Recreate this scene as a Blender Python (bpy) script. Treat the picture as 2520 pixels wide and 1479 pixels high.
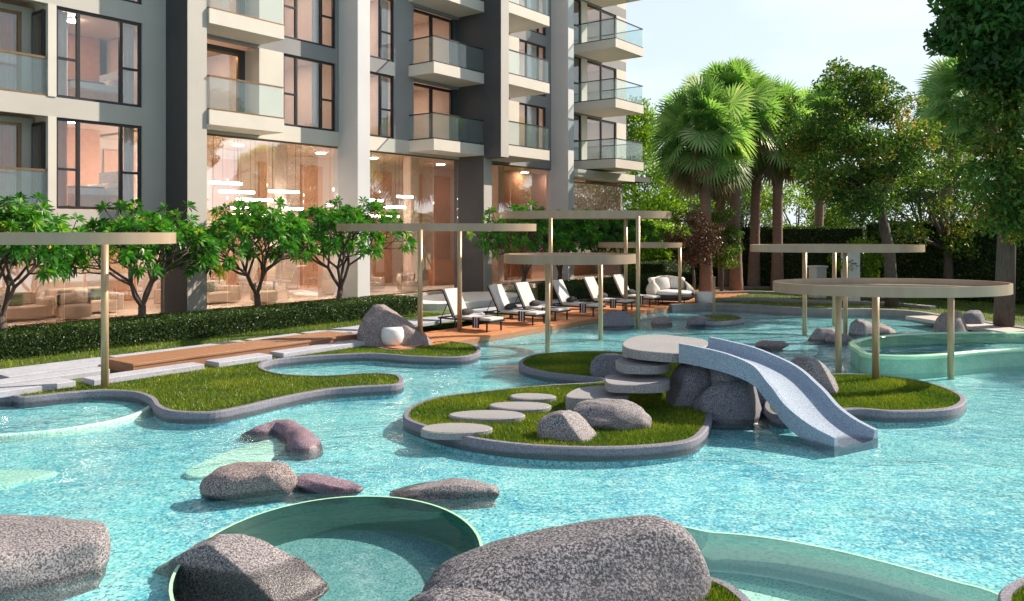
import bpy, bmesh, math, random
import numpy as np
from mathutils import Vector, Matrix, noise as mnoise
from mathutils.geometry import tessellate_polygon

for o in list(bpy.data.objects): bpy.data.objects.remove(o)
scene = bpy.context.scene
col = scene.collection
R = math.radians

# ------------------------------------------------------------------ camera / world / sun
H, F, CX, HZ = 2.95, 2000.0, 1260.0, 568.0     # eye height, focal length in photo units (2520 wide), principal column, horizon row
cam_d = bpy.data.cameras.new('camera'); cam = bpy.data.objects.new('camera', cam_d); col.objects.link(cam)
cam.location = (0, 0, H); cam.rotation_euler = (R(90), 0, 0)
cam_d.sensor_width = 36; cam_d.lens = 36 * F / 2520; cam_d.shift_y = -(739.5 - HZ) / 2520
cam_d.clip_start = 0.1; cam_d.clip_end = 3000
scene.camera = cam
SUN_AZ = math.atan2(0.40, 1.0); SUN_EL = R(37)
sdir = Vector((math.cos(SUN_AZ) * math.cos(SUN_EL), math.sin(SUN_AZ) * math.cos(SUN_EL), math.sin(SUN_EL)))
sun_d = bpy.data.lights.new('sun', 'SUN'); sun = bpy.data.objects.new('sun', sun_d); col.objects.link(sun)
sun_d.energy = 5.0; sun_d.angle = R(0.6); sun_d.color = (1.0, 0.87, 0.72)
sun.rotation_euler = sdir.to_track_quat('Z', 'Y').to_euler(); sun.location = sdir * 60
world = bpy.data.worlds.new('World'); scene.world = world; world.use_nodes = True
wn = world.node_tree; bg = wn.nodes['Background']
sky = wn.nodes.new('ShaderNodeTexSky'); sky.sky_type = 'NISHITA'; sky.sun_disc = False
sky.sun_elevation = SUN_EL; sky.sun_rotation = math.pi / 2 - SUN_AZ
sky.air_density = 1.0; sky.dust_density = 1.6; sky.ozone_density = 1.2; sky.altitude = 0
tc = wn.nodes.new('ShaderNodeTexCoord'); mp = wn.nodes.new('ShaderNodeMapping'); mp.inputs['Scale'].default_value = (1.4, 1.4, 4.0)
nz = wn.nodes.new('ShaderNodeTexNoise'); nz.inputs['Scale'].default_value = 2.2; nz.inputs['Detail'].default_value = 5
rp = wn.nodes.new('ShaderNodeValToRGB'); rp.color_ramp.elements[0].position = 0.42; rp.color_ramp.elements[1].position = 0.72
rp.color_ramp.elements[0].color = (0.62, 0.62, 0.62, 1); rp.color_ramp.elements[1].color = (0.98, 0.98, 0.98, 1)
mx = wn.nodes.new('ShaderNodeMix'); mx.data_type = 'RGBA'; mx.inputs[7].default_value = (10.2, 11.6, 12.6, 1)
L = wn.links.new
L(tc.outputs['Generated'], mp.inputs['Vector']); L(mp.outputs['Vector'], nz.inputs['Vector'])
sx = wn.nodes.new('ShaderNodeSeparateXYZ'); L(tc.outputs['Generated'], sx.inputs[0])
hz_ = wn.nodes.new('ShaderNodeValToRGB'); hz_.color_ramp.elements[0].position = 0.26; hz_.color_ramp.elements[1].position = 0.62
hz_.color_ramp.elements[0].color = (1, 1, 1, 1); hz_.color_ramp.elements[1].color = (.16, .16, .16, 1); L(sx.outputs['Z'], hz_.inputs['Fac'])
ml = wn.nodes.new('ShaderNodeMath'); ml.operation = 'MULTIPLY'; L(nz.outputs['Fac'], rp.inputs['Fac']); L(rp.outputs['Color'], ml.inputs[0]); L(hz_.outputs['Color'], ml.inputs[1]); L(ml.outputs[0], mx.inputs[0])
L(sky.outputs['Color'], mx.inputs[6]); L(mx.outputs[2], bg.inputs['Color'])
bg.inputs['Strength'].default_value = 0.062
vs = scene.view_settings; vs.view_transform = 'Standard'; vs.look = 'None'; vs.gamma = 1; vs.exposure = 0.80
scene.render.engine = 'CYCLES'
scene.cycles.max_bounces = 8; scene.cycles.transparent_max_bounces = 24

# ------------------------------------------------------------------ helpers
def G(x, y, z=0.0):
    Y = (H - z) * F / (y - HZ); return Vector(((x - CX) / F * Y, Y, z))
def D(x, y, Y): return Vector(((x - CX) / F * Y, Y, H - (y - HZ) / F * Y))

def link(o, parent=None):
    col.objects.link(o)
    if parent is not None: o.parent = parent
    return o
def tag(o, label=None, cat=None, group=None, kind=None):
    if label: o['label'] = label
    if cat: o['category'] = cat
    if group: o['group'] = group
    if kind: o['kind'] = kind
    return o
def empty(name, loc=(0, 0, 0), rz=0, label=None, cat=None, group=None):
    o = bpy.data.objects.new(name, None); o.location = loc; o.rotation_euler = (0, 0, rz); o.empty_display_size = 0.1
    link(o); return tag(o, label, cat, group)
def mesh_obj(name, me, mat, parent=None, smooth=False):
    if mat is not None and len(me.materials) == 0: me.materials.append(mat)
    if smooth: me.polygons.foreach_set('use_smooth', [True] * len(me.polygons))
    return link(bpy.data.objects.new(name, me), parent)
def np_mesh(name, V, Fa, rnd=None):
    V = np.asarray(V, np.float32).reshape(-1, 3); Fa = np.asarray(Fa, np.int32); k = Fa.shape[1]; n = len(Fa)
    me = bpy.data.meshes.new(name)
    me.vertices.add(len(V)); me.vertices.foreach_set('co', V.ravel())
    me.loops.add(n * k); me.loops.foreach_set('vertex_index', Fa.ravel())
    me.polygons.add(n); me.polygons.foreach_set('loop_start', np.arange(0, n * k, k, dtype=np.int32))
    me.polygons.foreach_set('loop_total', np.full(n, k, np.int32))
    me.update(calc_edges=True)
    if rnd is not None:
        a = me.attributes.new('rnd', 'FLOAT', 'FACE'); a.data.foreach_set('value', np.asarray(rnd, np.float32))
    return me

class MB:
    """collects boxes, prisms and tubes for ONE mesh object"""
    def __init__(s): s.v = []; s.f = []
    def add(s, v, f):
        b = len(s.v); s.v += [tuple(p) for p in v]; s.f += [tuple(b + i for i in q) for q in f]; return s
    def box(s, x0, x1, y0, y1, z0, z1):
        v = [(x, y, z) for z in (z0, z1) for y in (y0, y1) for x in (x0, x1)]
        return s.add(v, [(0, 2, 3, 1), (4, 5, 7, 6), (0, 1, 5, 4), (2, 6, 7, 3), (0, 4, 6, 2), (1, 3, 7, 5)])
    def bbox(s, x0, x1, y0, y1, z0, z1, b=0.02):
        xs = [x0, x1]; ys = [y0, y1]
        def ring(i, z): return [(x0 + i, y0, z), (x1 - i, y0, z), (x1, y0 + i, z), (x1, y1 - i, z), (x1 - i, y1, z), (x0 + i, y1, z), (x0, y1 - i, z), (x0, y0 + i, z)]
        def ring_in(z): return [(x0 + b, y0 + b * .4, z), (x1 - b, y0 + b * .4, z), (x1 - b * .4, y0 + b, z), (x1 - b * .4, y1 - b, z), (x1 - b, y1 - b * .4, z), (x0 + b, y1 - b * .4, z), (x0 + b * .4, y1 - b, z), (x0 + b * .4, y0 + b, z)]
        rs = [ring_in(z0), ring(b, z0 + b * .6), ring(b, z1 - b * .6), ring_in(z1)]
        v = sum(rs, []); f = []
        for r in range(3):
            for i in range(8): f.append((r * 8 + i, r * 8 + (i + 1) % 8, r * 8 + 8 + (i + 1) % 8, r * 8 + 8 + i))
        f.append(tuple(range(7, -1, -1))); f.append(tuple(range(24, 32)))
        return s.add(v, f)
    def tube(s, pts, rad, n=8, cap=True):
        pts = [Vector(p) for p in pts]; m = len(pts)
        if not hasattr(rad, '__len__'): rad = [rad] * m
        v = []; f = []; ref = None
        for i, p in enumerate(pts):
            d = (pts[min(i + 1, m - 1)] - pts[max(i - 1, 0)]).normalized()
            if ref is None: ref = Vector((1, 0, 0)) if abs(d.x) < .8 else Vector((0, 1, 0))
            a = (ref - d * ref.dot(d)).normalized(); ref = a; b = d.cross(a)
            for k in range(n):
                t = 2 * math.pi * k / n; v.append(p + (a * math.cos(t) + b * math.sin(t)) * rad[i])
        for i in range(m - 1):
            for k in range(n): f.append((i * n + k, i * n + (k + 1) % n, (i + 1) * n + (k + 1) % n, (i + 1) * n + k))
        if cap: f.append(tuple(range(n - 1, -1, -1))); f.append(tuple((m - 1) * n + k for k in range(n)))
        return s.add(v, f)
    def lathe(s, prof, n=24, c=(0, 0)):
        v = []; f = []; m = len(prof)
        for (r, z) in prof:
            for k in range(n):
                t = 2 * math.pi * k / n; v.append((c[0] + r * math.cos(t), c[1] + r * math.sin(t), z))
        for i in range(m - 1):
            for k in range(n): f.append((i * n + k, i * n + (k + 1) % n, (i + 1) * n + (k + 1) % n, (i + 1) * n + k))
        f.append(tuple(range(n - 1, -1, -1))); f.append(tuple((m - 1) * n + k for k in range(n)))
        return s.add(v, f)
    def prism(s, pts, z0, z1, bevel=0.0):
        n = len(pts); P = [Vector((p[0], p[1], 0)) for p in pts]
        if area2(P) < 0: P.reverse()
        Q = offset_poly(P, bevel) if bevel else P
        v = [(p.x, p.y, z0) for p in P] + [(p.x, p.y, z1 - bevel * .7) for p in P]
        f = [(i, (i + 1) % n, n + (i + 1) % n, n + i) for i in range(n)]
        b = n
        if bevel:
            v += [(p.x, p.y, z1) for p in Q]; f += [(n + i, n + (i + 1) % n, 2 * n + (i + 1) % n, 2 * n + i) for i in range(n)]; b = 2 * n
        for t in tessellate_polygon([Q]):
            a, c, d = t
            if (Q[c] - Q[a]).cross(Q[d] - Q[a]).z < 0: c, d = d, c
            f.append((b + a, b + c, b + d)); f.append((a, d, c))
        return s.add(v, f)
    def build(s, name, mat, parent=None, smooth=False):
        me = bpy.data.meshes.new(name); me.from_pydata(s.v, [], s.f); me.update()
        o = mesh_obj(name, me, mat, parent, smooth)
        return o
def area2(P): return sum(P[i].x * P[(i + 1) % len(P)].y - P[(i + 1) % len(P)].x * P[i].y for i in range(len(P)))
def offset_poly(P, d):                                # inward offset of a counter-clockwise outline
    n = len(P); Q = []
    for i in range(n):
        a, b, c = P[i - 1], P[i], P[(i + 1) % n]
        t1 = (b - a).normalized(); t2 = (c - b).normalized()
        n1 = Vector((-t1.y, t1.x, 0)); n2 = Vector((-t2.y, t2.x, 0)); m = n1 + n2
        if m.length < 1e-4: m = n1
        m.normalize(); k = max(.5, m.dot(n1)); Q.append(b + m * (d / k))
    return Q
def spline(pts, per=8, closed=True):
    P = [Vector((p[0], p[1], 0)) for p in pts]; n = len(P); out = []
    rng = range(n) if closed else range(n - 1)
    for i in rng:
        p0, p1, p2, p3 = (P[(i - 1) % n], P[i], P[(i + 1) % n], P[(i + 2) % n]) if closed else (P[max(i - 1, 0)], P[i], P[i + 1], P[min(i + 2, n - 1)])
        for k in range(per):
            t = k / per
            out.append(0.5 * ((2 * p1) + (p2 - p0) * t + (2 * p0 - 5 * p1 + 4 * p2 - p3) * t * t + (3 * p1 - p0 - 3 * p2 + p3) * t ** 3))
    if not closed: out.append(P[-1])
    return out
def copy_tree(o, parent=None):
    c = o.copy(); link(c, parent); c.matrix_parent_inverse = o.matrix_parent_inverse
    for ch in list(o.children): copy_tree(ch, c)
    return c
def in_poly(px, py, P):
    ins = np.zeros(len(px), bool); n = len(P); j = n - 1
    for i in range(n):
        xi, yi, xj, yj = P[i].x, P[i].y, P[j].x, P[j].y
        c = ((yi > py) != (yj > py)) & (px < (xj - xi) * (py - yi) / ((yj - yi) + 1e-12) + xi)
        ins ^= c; j = i
    return ins

# ------------------------------------------------------------------ materials
def new_mat(name):
    m = bpy.data.materials.new(name); m.use_nodes = True; nt = m.node_tree
    for n in list(nt.nodes): nt.nodes.remove(n)
    out = nt.nodes.new('ShaderNodeOutputMaterial'); return m, nt, out
def N(nt, t, **kw):
    n = nt.nodes.new('ShaderNode' + t)
    for k, v in kw.items():
        if k in n.inputs.keys(): n.inputs[k].default_value = v
        else: setattr(n, k, v)
    return n
def ramp(nt, fac, stops):
    r = nt.nodes.new('ShaderNodeValToRGB'); e = r.color_ramp.elements
    while len(e) < len(stops): e.new(0.5)
    for i, (p, c) in enumerate(stops): e[i].position = p; e[i].color = (*c, 1) if len(c) == 3 else c
    nt.links.new(fac, r.inputs['Fac']); return r.outputs['Color']
def coords(nt, scale=(1, 1, 1), kind='Object'):
    t = nt.nodes.new('ShaderNodeTexCoord'); m = nt.nodes.new('ShaderNodeMapping'); m.inputs['Scale'].default_value = scale
    nt.links.new(t.outputs[kind], m.inputs['Vector']); return m.outputs['Vector']
def noise_fac(nt, vec, scale, detail=4, rough=.55, dist=0.0):
    n = N(nt, 'TexNoise', Scale=scale, Detail=detail, Roughness=rough, Distortion=dist); nt.links.new(vec, n.inputs['Vector']); return n.outputs['Fac']
def mixc(nt, fac, a, b, mode='MIX'):
    m = nt.nodes.new('ShaderNodeMix'); m.data_type = 'RGBA'; m.blend_type = mode
    for i, v in ((0, fac), (6, a), (7, b)):
        if isinstance(v, (int, float)): m.inputs[i].default_value = v
        elif isinstance(v, tuple): m.inputs[i].default_value = (*v, 1)
        else: nt.links.new(v, m.inputs[i])
    return m.outputs[2]
def plain(name, c1, c2=None, rough=.6, metal=0.0, scale=6, stretch=(1, 1, 1), bump=0.0, bscale=40, spec=.5, kind='Object', c3=None):
    m, nt, out = new_mat(name); p = N(nt, 'BsdfPrincipled', Roughness=rough, Metallic=metal); p.inputs['Specular IOR Level'].default_value = spec
    v = coords(nt, stretch, kind)
    if c2 is None: c2 = tuple(c * .85 for c in c1)
    cc = ramp(nt, noise_fac(nt, v, scale), [(.3, c1), (.7, c2)])
    if c3 is not None: cc = mixc(nt, ramp(nt, noise_fac(nt, v, scale * 9, 2), [(.55, (0, 0, 0)), (.68, (1, 1, 1))]), cc, c3)
    nt.links.new(cc, p.inputs['Base Color'])
    if bump:
        b = N(nt, 'Bump', Strength=bump, Distance=.01); nt.links.new(noise_fac(nt, v, bscale, 3), b.inputs['Height']); nt.links.new(b.outputs['Normal'], p.inputs['Normal'])
    nt.links.new(p.outputs[0], out.inputs['Surface']); return m
def granite(name, light, mid, dark, scale=26, pit=.5, big=1.2, sp=(.42, .495, .59)):
    m, nt, out = new_mat(name); p = N(nt, 'BsdfPrincipled', Roughness=.75)
    v = coords(nt); n1 = noise_fac(nt, v, scale, 3, .7); n2 = noise_fac(nt, v, big, 3)
    c = ramp(nt, n1, [(sp[0], dark), (sp[1], mid), (sp[2], light)])
    c = mixc(nt, ramp(nt, n2, [(.35, (0, 0, 0)), (.7, (.5, .5, .5))]), c, tuple(x * .7 for x in mid))
    g = nt.nodes.new('ShaderNodeNewGeometry'); sz = nt.nodes.new('ShaderNodeSeparateXYZ'); nt.links.new(g.outputs['Position'], sz.inputs[0])
    wz = N(nt, 'Math', operation='MULTIPLY_ADD'); nt.links.new(n2, wz.inputs[0]); wz.inputs[1].default_value = -.07; nt.links.new(sz.outputs['Z'], wz.inputs[2])
    wet = ramp(nt, wz.outputs[0], [(0.0, (.42, .42, .42)), (.035, (1, 1, 1))]); c = mixc(nt, 1.0, c, wet, 'MULTIPLY')
    rg = ramp(nt, wz.outputs[0], [(0.0, (.25, .25, .25)), (.035, (.78, .78, .78))]); nt.links.new(rg, p.inputs['Roughness'])
    nt.links.new(c, p.inputs['Base Color'])
    b = N(nt, 'Bump', Strength=pit, Distance=.012); nt.links.new(n1, b.inputs['Height']); nt.links.new(b.outputs['Normal'], p.inputs['Normal'])
    nt.links.new(p.outputs[0], out.inputs['Surface']); return m
def leafy(name, stops, trans=.35, rough=.45, tint=(1.15, 1.25, .5)):
    m, nt, out = new_mat(name); at = N(nt, 'Attribute', attribute_name='rnd')
    c = ramp(nt, at.outputs['Fac'], stops)
    p = N(nt, 'BsdfPrincipled', Roughness=rough); t = N(nt, 'BsdfTranslucent'); nt.links.new(c, p.inputs['Base Color'])
    p.inputs['Specular IOR Level'].default_value = .35
    tc_ = mixc(nt, 1.0, c, tint, 'MULTIPLY'); nt.links.new(tc_, t.inputs['Color'])
    ms = N(nt, 'MixShader'); ms.inputs[0].default_value = trans
    nt.links.new(p.outputs[0], ms.inputs[1]); nt.links.new(t.outputs[0], ms.inputs[2]); nt.links.new(ms.outputs[0], out.inputs['Surface']); return m
def schlick(nt, f0, normal=None):
    g = nt.nodes.new('ShaderNodeNewGeometry'); d = N(nt, 'VectorMath', operation='DOT_PRODUCT')
    nt.links.new(g.outputs['Incoming'], d.inputs[0]); nt.links.new(normal if normal is not None else g.outputs['Normal'], d.inputs[1])
    a = N(nt, 'Math', operation='ABSOLUTE'); nt.links.new(d.outputs['Value'], a.inputs[0])
    b = N(nt, 'Math', operation='SUBTRACT', use_clamp=True); b.inputs[0].default_value = 1.0; nt.links.new(a.outputs[0], b.inputs[1])
    p = N(nt, 'Math', operation='POWER'); nt.links.new(b.outputs[0], p.inputs[0]); p.inputs[1].default_value = 5.0
    r = N(nt, 'Math', operation='MULTIPLY_ADD'); nt.links.new(p.outputs[0], r.inputs[0]); r.inputs[1].default_value = 1 - f0; r.inputs[2].default_value = f0
    return r.outputs[0]
def glassy(name, tint=(.9, .95, .95), refl=1.0, rough=0.0, body=None, ior=1.45, bodyc=0.0):
    m, nt, out = new_mat(name); tr = N(nt, 'BsdfTransparent', Color=(*tint, 1)); gl = N(nt, 'BsdfGlossy', Roughness=rough, Color=(refl, refl, refl, 1))
    base = tr.outputs[0]
    if body:
        d = N(nt, 'BsdfDiffuse', Color=(*body, 1)); ms0 = N(nt, 'MixShader'); ms0.inputs[0].default_value = bodyc
        nt.links.new(tr.outputs[0], ms0.inputs[1]); nt.links.new(d.outputs[0], ms0.inputs[2]); base = ms0.outputs[0]
    f0 = ((ior - 1) / (ior + 1)) ** 2; ms = N(nt, 'MixShader')
    nt.links.new(schlick(nt, f0), ms.inputs[0]); nt.links.new(base, ms.inputs[1]); nt.links.new(gl.outputs[0], ms.inputs[2]); nt.links.new(ms.outputs[0], out.inputs['Surface']); return m
def water_mat(name, tint, bump=.25, s1=2.2, s2=9.0, milk=.05):
    m, nt, out = new_mat(name); v = coords(nt, (1, 1.5, 1))
    n1 = noise_fac(nt, v, s1, 3, .5, .6); n2 = noise_fac(nt, v, s2, 2, .5, .3)
    a = N(nt, 'Math', operation='MULTIPLY_ADD'); nt.links.new(n2, a.inputs[0]); a.inputs[1].default_value = .40; nt.links.new(n1, a.inputs[2])
    pt = ramp(nt, noise_fac(nt, coords(nt, (.35, .55, 1)), 1.0, 2, .5, .5), [(.36, (.12, .12, .12)), (.66, (1, 1, 1))])
    a2 = N(nt, 'Math', operation='MULTIPLY'); nt.links.new(a.outputs[0], a2.inputs[0]); nt.links.new(pt, a2.inputs[1])
    b = N(nt, 'Bump', Strength=bump, Distance=.12); nt.links.new(a2.outputs[0], b.inputs['Height'])
    tr = N(nt, 'BsdfTransparent', Color=(*tint, 1)); gl = N(nt, 'BsdfGlossy', Roughness=.04); df = N(nt, 'BsdfDiffuse', Color=(.24, .68, .76, 1)); m0 = N(nt, 'MixShader'); m0.inputs[0].default_value = milk; nt.links.new(tr.outputs[0], m0.inputs[1]); nt.links.new(df.outputs[0], m0.inputs[2])
    nt.links.new(b.outputs['Normal'], gl.inputs['Normal'])
    ms = N(nt, 'MixShader'); nt.links.new(schlick(nt, .045, b.outputs['Normal']), ms.inputs[0]); nt.links.new(m0.outputs[0], ms.inputs[1]); nt.links.new(gl.outputs[0], ms.inputs[2])
    nt.links.new(ms.outputs[0], out.inputs['Surface']); return m
def terrazzo(name, base, deep, dark, light, scale=38, big=.45):
    m, nt, out = new_mat(name); p = N(nt, 'BsdfPrincipled', Roughness=.6); v = coords(nt)
    c = ramp(nt, noise_fac(nt, v, big, 4, .6, .8), [(.36, deep), (.60, base)])
    v2 = coords(nt, (1, .8, 1)); sp = noise_fac(nt, v2, scale, 2, .6)
    mid = noise_fac(nt, v2, scale * .22, 3, .65, 1.0)
    c = mixc(nt, ramp(nt, mid, [(.44, (.0, .0, .0)), (.70, (.65, .65, .65))]), c, light)
    c = mixc(nt, ramp(nt, sp, [(.37, (.9, .9, .9)), (.455, (0, 0, 0))]), c, dark)
    c = mixc(nt, ramp(nt, sp, [(.57, (0, 0, 0)), (.66, (.8, .8, .8))]), c, light)
    nt.links.new(c, p.inputs['Base Color']); nt.links.new(p.outputs[0], out.inputs['Surface']); return m
def emit(name, c, s):
    m, nt, out = new_mat(name); e = N(nt, 'Emission', Strength=s, Color=(*c, 1)); nt.links.new(e.outputs[0], out.inputs['Surface']); return m

M = {}
M['wall'] = plain('render_wall', (.40, .375, .35), (.45, .42, .39), .8, scale=.6, bump=.15, bscale=90)
M['wall_grey'] = plain('grey_render_wall', (.21, .205, .215), (.25, .245, .25), .8, scale=.6, bump=.15, bscale=90)  # bay wall copy, darkened in colour for the shade the piers cast
M['wall_dark'] = plain('dark_render_wall', (.045, .045, .05), (.06, .06, .065), .75, scale=.8, bump=.15, bscale=90)  # near-black tone has the shade of the pier sides put into it
M['pier'] = plain('pier_render', (.50, .50, .52), (.56, .555, .57), .7, scale=.5, bump=.12, bscale=90)
M['slab'] = plain('balcony_concrete', (.52, .48, .43), (.58, .54, .48), .75, scale=.9, bump=.1, bscale=70)
M['frame'] = plain('dark_aluminium', (.018, .019, .022), (.024, .025, .028), .4, metal=.3)
M['bronze_frame'] = plain('bronze_rail', (.20, .12, .06), (.26, .16, .08), .35, metal=.7)
M['glass'] = glassy('window_glass', (.92, .93, .93), 1.0, 0.0, ior=1.8)
M['lobby_glass'] = glassy('lobby_glass', (.93, .92, .91), 1.0, 0.0, ior=3.0)
M['rail_glass'] = glassy('balustrade_glass', (.88, .94, .94), 1.0, .0, ior=1.55, body=(.6, .72, .74), bodyc=.06)
M['cream'] = plain('interior_cream', (.70, .57, .50), (.75, .62, .55), .8)
M['timber_in'] = plain('interior_timber', (.56, .29, .18), (.66, .38, .25), .55, scale=3, stretch=(6, 6, .5))
M['orange_in'] = plain('interior_terracotta', (.58, .27, .15), (.64, .33, .19), .7)
M['floor_in'] = plain('interior_floor', (.74, .62, .53), (.78, .67, .58), .35)
M['ceil_in'] = plain('interior_ceiling', (.74, .60, .48), (.78, .64, .52), .8)
M['curtain'] = plain('curtain_cloth', (.62, .52, .50), (.70, .60, .56), .9, scale=3)
M['curtain_r'] = plain('rust_curtain_cloth', (.55, .16, .07), (.62, .22, .10), .9, scale=3)
M['sofa'] = plain('sofa_fabric', (.62, .50, .42), (.68, .56, .47), .95, bump=.3, bscale=200)
M['cush_g'] = plain('cushion_green', (.17, .20, .13), (.22, .24, .16), .95)
M['white_cloth'] = plain('white_linen', (.80, .76, .72), (.74, .69, .66), .9, scale=8, bump=.4, bscale=14)
M['grey_cloth'] = plain('grey_linen', (.40, .40, .42), (.34, .34, .36), .9)
M['lamp'] = emit('pendant_glow', (1.0, .86, .70), 26.0)
M['downlight'] = emit('downlight_glow', (1.0, .76, .58), 62.0)  # emission of the fill lamps added in the rooms
M['downlight_big'] = emit('lobby_downlight_glow', (1.0, .82, .70), 42.0)  # emission of the fill lamps added under the lobby ceiling
M['gold'] = plain('bronze_metal', (.40, .27, .155), (.48, .34, .20), .34, metal=.35, scale=2)
M['ring'] = plain('champagne_metal', (.33, .235, .16), (.40, .295, .21), .45, metal=.12, scale=1.2, stretch=(3, 3, .3))
M['deck'] = plain('deck_timber', (.42, .15, .055), (.58, .25, .10), .6, scale=2.2, stretch=(1, 12, 1), bump=.2, bscale=30)
M['bench'] = plain('bench_timber', (.25, .115, .055), (.33, .16, .08), .55, scale=2.0, stretch=(.6, 9, 4), bump=.2, bscale=25)
M['paver'] = plain('paver_stone', (.34, .35, .41), (.42, .43, .49), .7, scale=2.5, bump=.2, bscale=80, c3=(.28, .29, .33))
M['kerb'] = granite('kerb_stone', (.27, .26, .31), (.19, .185, .225), (.09, .085, .12), 70, .25, .8)
M['step'] = granite('step_stone', (.40, .39, .40), (.29, .285, .295), (.12, .12, .135), 70, .3, .9)
M['slide'] = granite('slide_terrazzo', (.38, .45, .55), (.24, .31, .41), (.08, .12, .19), 70, .08, .7, (.34, .46, .6))
M['rock'] = granite('granite', (.40, .37, .375), (.20, .185, .195), (.035, .032, .042), 62, .6)
M['rock_big'] = granite('granite_coarse', (.36, .345, .37), (.15, .147, .165), (.018, .018, .025), 46, 1.0, sp=(.44, .51, .60))
M['rock_warm'] = granite('granite_warm', (.41, .345, .325), (.22, .175, .175), (.045, .032, .04), 62, .6)
M['rock_purple'] = granite('granite_purple', (.36, .27, .32), (.20, .13, .17), (.06, .035, .055), 66, .5)
M['rock_dark'] = granite('granite_dark', (.28, .28, .32), (.15, .15, .18), (.04, .04, .055), 66, .5)
M['soil'] = plain('turf_soil', (.06, .085, .012), (.10, .12, .018), .95, scale=5)
M['lawn'] = plain('lawn_ground', (.05, .085, .015), (.085, .12, .022), .95, scale=1.5, bump=.6, bscale=60)
M['grass'] = leafy('grass_blades', [(0, (.04, .105, .008)), (.5, (.135, .21, .014)), (1, (.38, .39, .035))], .3)
M['leaf_plum'] = leafy('frangipani_leaf', [(0, (.020, .10, .014)), (.5, (.055, .235, .022)), (.85, (.15, .38, .03)), (1, (.48, .46, .035))], .4, .35)
M['leaf_dark'] = leafy('dark_leaf', [(0, (.024, .065, .016)), (.6, (.055, .15, .03)), (1, (.13, .26, .05))], .4, .4)
M['leaf_mix'] = leafy('turning_leaf', [(0, (.035, .085, .016)), (.5, (.085, .18, .028)), (.72, (.19, .25, .04)), (.88, (.42, .24, .045)), (1, (.50, .17, .045))], .42)
M['leaf_lime'] = leafy('lime_leaf', [(0, (.08, .17, .015)), (.6, (.20, .34, .02)), (1, (.40, .50, .06))], .5)
M['leaf_red'] = leafy('maroon_leaf', [(0, (.05, .02, .018)), (.5, (.10, .045, .03)), (.8, (.05, .08, .02)), (1, (.22, .10, .05))], .3)
M['leaf_grey'] = leafy('silver_leaf', [(0, (.08, .11, .09)), (1, (.32, .38, .34))], .35)
M['hedge'] = leafy('hedge_leaf', [(0, (.012, .035, .008)), (.6, (.035, .085, .014)), (1, (.16, .22, .04))], .25)
M['palm'] = leafy('palm_frond', [(0, (.07, .15, .045)), (.4, (.18, .34, .11)), (.75, (.36, .52, .23)), (1, (.60, .64, .40))], .5, .4)
M['palm_dry'] = leafy('dry_palm_frond', [(0, (.12, .09, .045)), (1, (.34, .27, .14))], .3)
M['bark'] = plain('bark', (.07, .05, .042), (.13, .095, .078), .9, scale=5, stretch=(4, 4, 1), bump=.8, bscale=12)
M['bark_palm'] = plain('palm_bark', (.19, .11, .085), (.28, .17, .13), .9, scale=3, stretch=(1, 1, 9), bump=.9, bscale=8)
M['hedge_core'] = plain('hedge_core', (.012, .022, .006), (.018, .03, .008), .95)
M['floor_pool'] = terrazzo('pool_terrazzo', (.17, .58, .63), (.035, .36, .50), (.008, .13, .21), (.62, .88, .84), 32)
M['floor_pale'] = terrazzo('pale_terrazzo', (.44, .72, .62), (.34, .66, .60), (.14, .32, .30), (.74, .84, .72), 40)
M['floor_tub'] = terrazzo('tub_terrazzo', (.13, .32, .34), (.085, .25, .29), (.03, .13, .16), (.30, .46, .46), 44)
M['water'] = water_mat('pool_water', (.90, .985, .985), .42)
M['water_tub'] = water_mat('tub_water', (.84, .95, .93), .2, 1.6, 5.0, 0.02)
M['acrylic'] = glassy('green_acrylic', (.16, .32, .26), 1.0, .02, ior=2.0, body=(.03, .10, .08), bodyc=.3)
M['pale_wall'] = glassy('pale_acrylic', (.55, .70, .68), 1.0, .03, ior=2.6, body=(.26, .32, .31), bodyc=.28)
M['acrylic_rim'] = plain('acrylic_edge', (.40, .72, .48), (.48, .78, .52), .15)
M['spa_wall'] = plain('spa_mosaic', (.20, .44, .33), (.28, .54, .40), .25, scale=3, c3=(.34, .58, .44))
M['shore'] = plain('shore_stone', (.40, .36, .35), (.50, .45, .43), .8, scale=1.2, bump=.3, bscale=30)
M['shore_dark'] = plain('shore_wall_stone', (.20, .185, .19), (.28, .26, .26), .85, scale=2.5, bump=.5, bscale=20)
M['black'] = plain('black_metal', (.012, .012, .014), (.018, .018, .02), .45, metal=.4)
M['cushion'] = plain('lounger_cushion', (.52, .50, .48), (.58, .56, .54), .9, bump=.2, bscale=120)
M['cushion_d'] = plain('dark_cushion', (.035, .032, .035), (.05, .045, .05), .9)
M['towel'] = plain('striped_towel', (.03, .032, .04), (.035, .035, .045), .95)
M['wicker'] = plain('wicker', (.60, .54, .46), (.70, .64, .56), .8, scale=30, bump=.8, bscale=60)
M['ceramic'] = plain('white_ceramic', (.66, .66, .66), (.72, .72, .72), .4, scale=3)
M['white_stone'] = plain('white_stone', (.62, .60, .58), (.70, .68, .66), .7)

# ------------------------------------------------------------------ ground, pool basin, water
TH = math.atan2(.794, .607); U = Vector((math.cos(TH), math.sin(TH), 0)); NO = Vector((math.sin(TH), -math.cos(TH), 0))
P0 = Vector((-11.92, 23.5, 0))
def B(s, w, z=0.0): return P0 + U * s + NO * w + Vector((0, 0, z))

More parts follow.
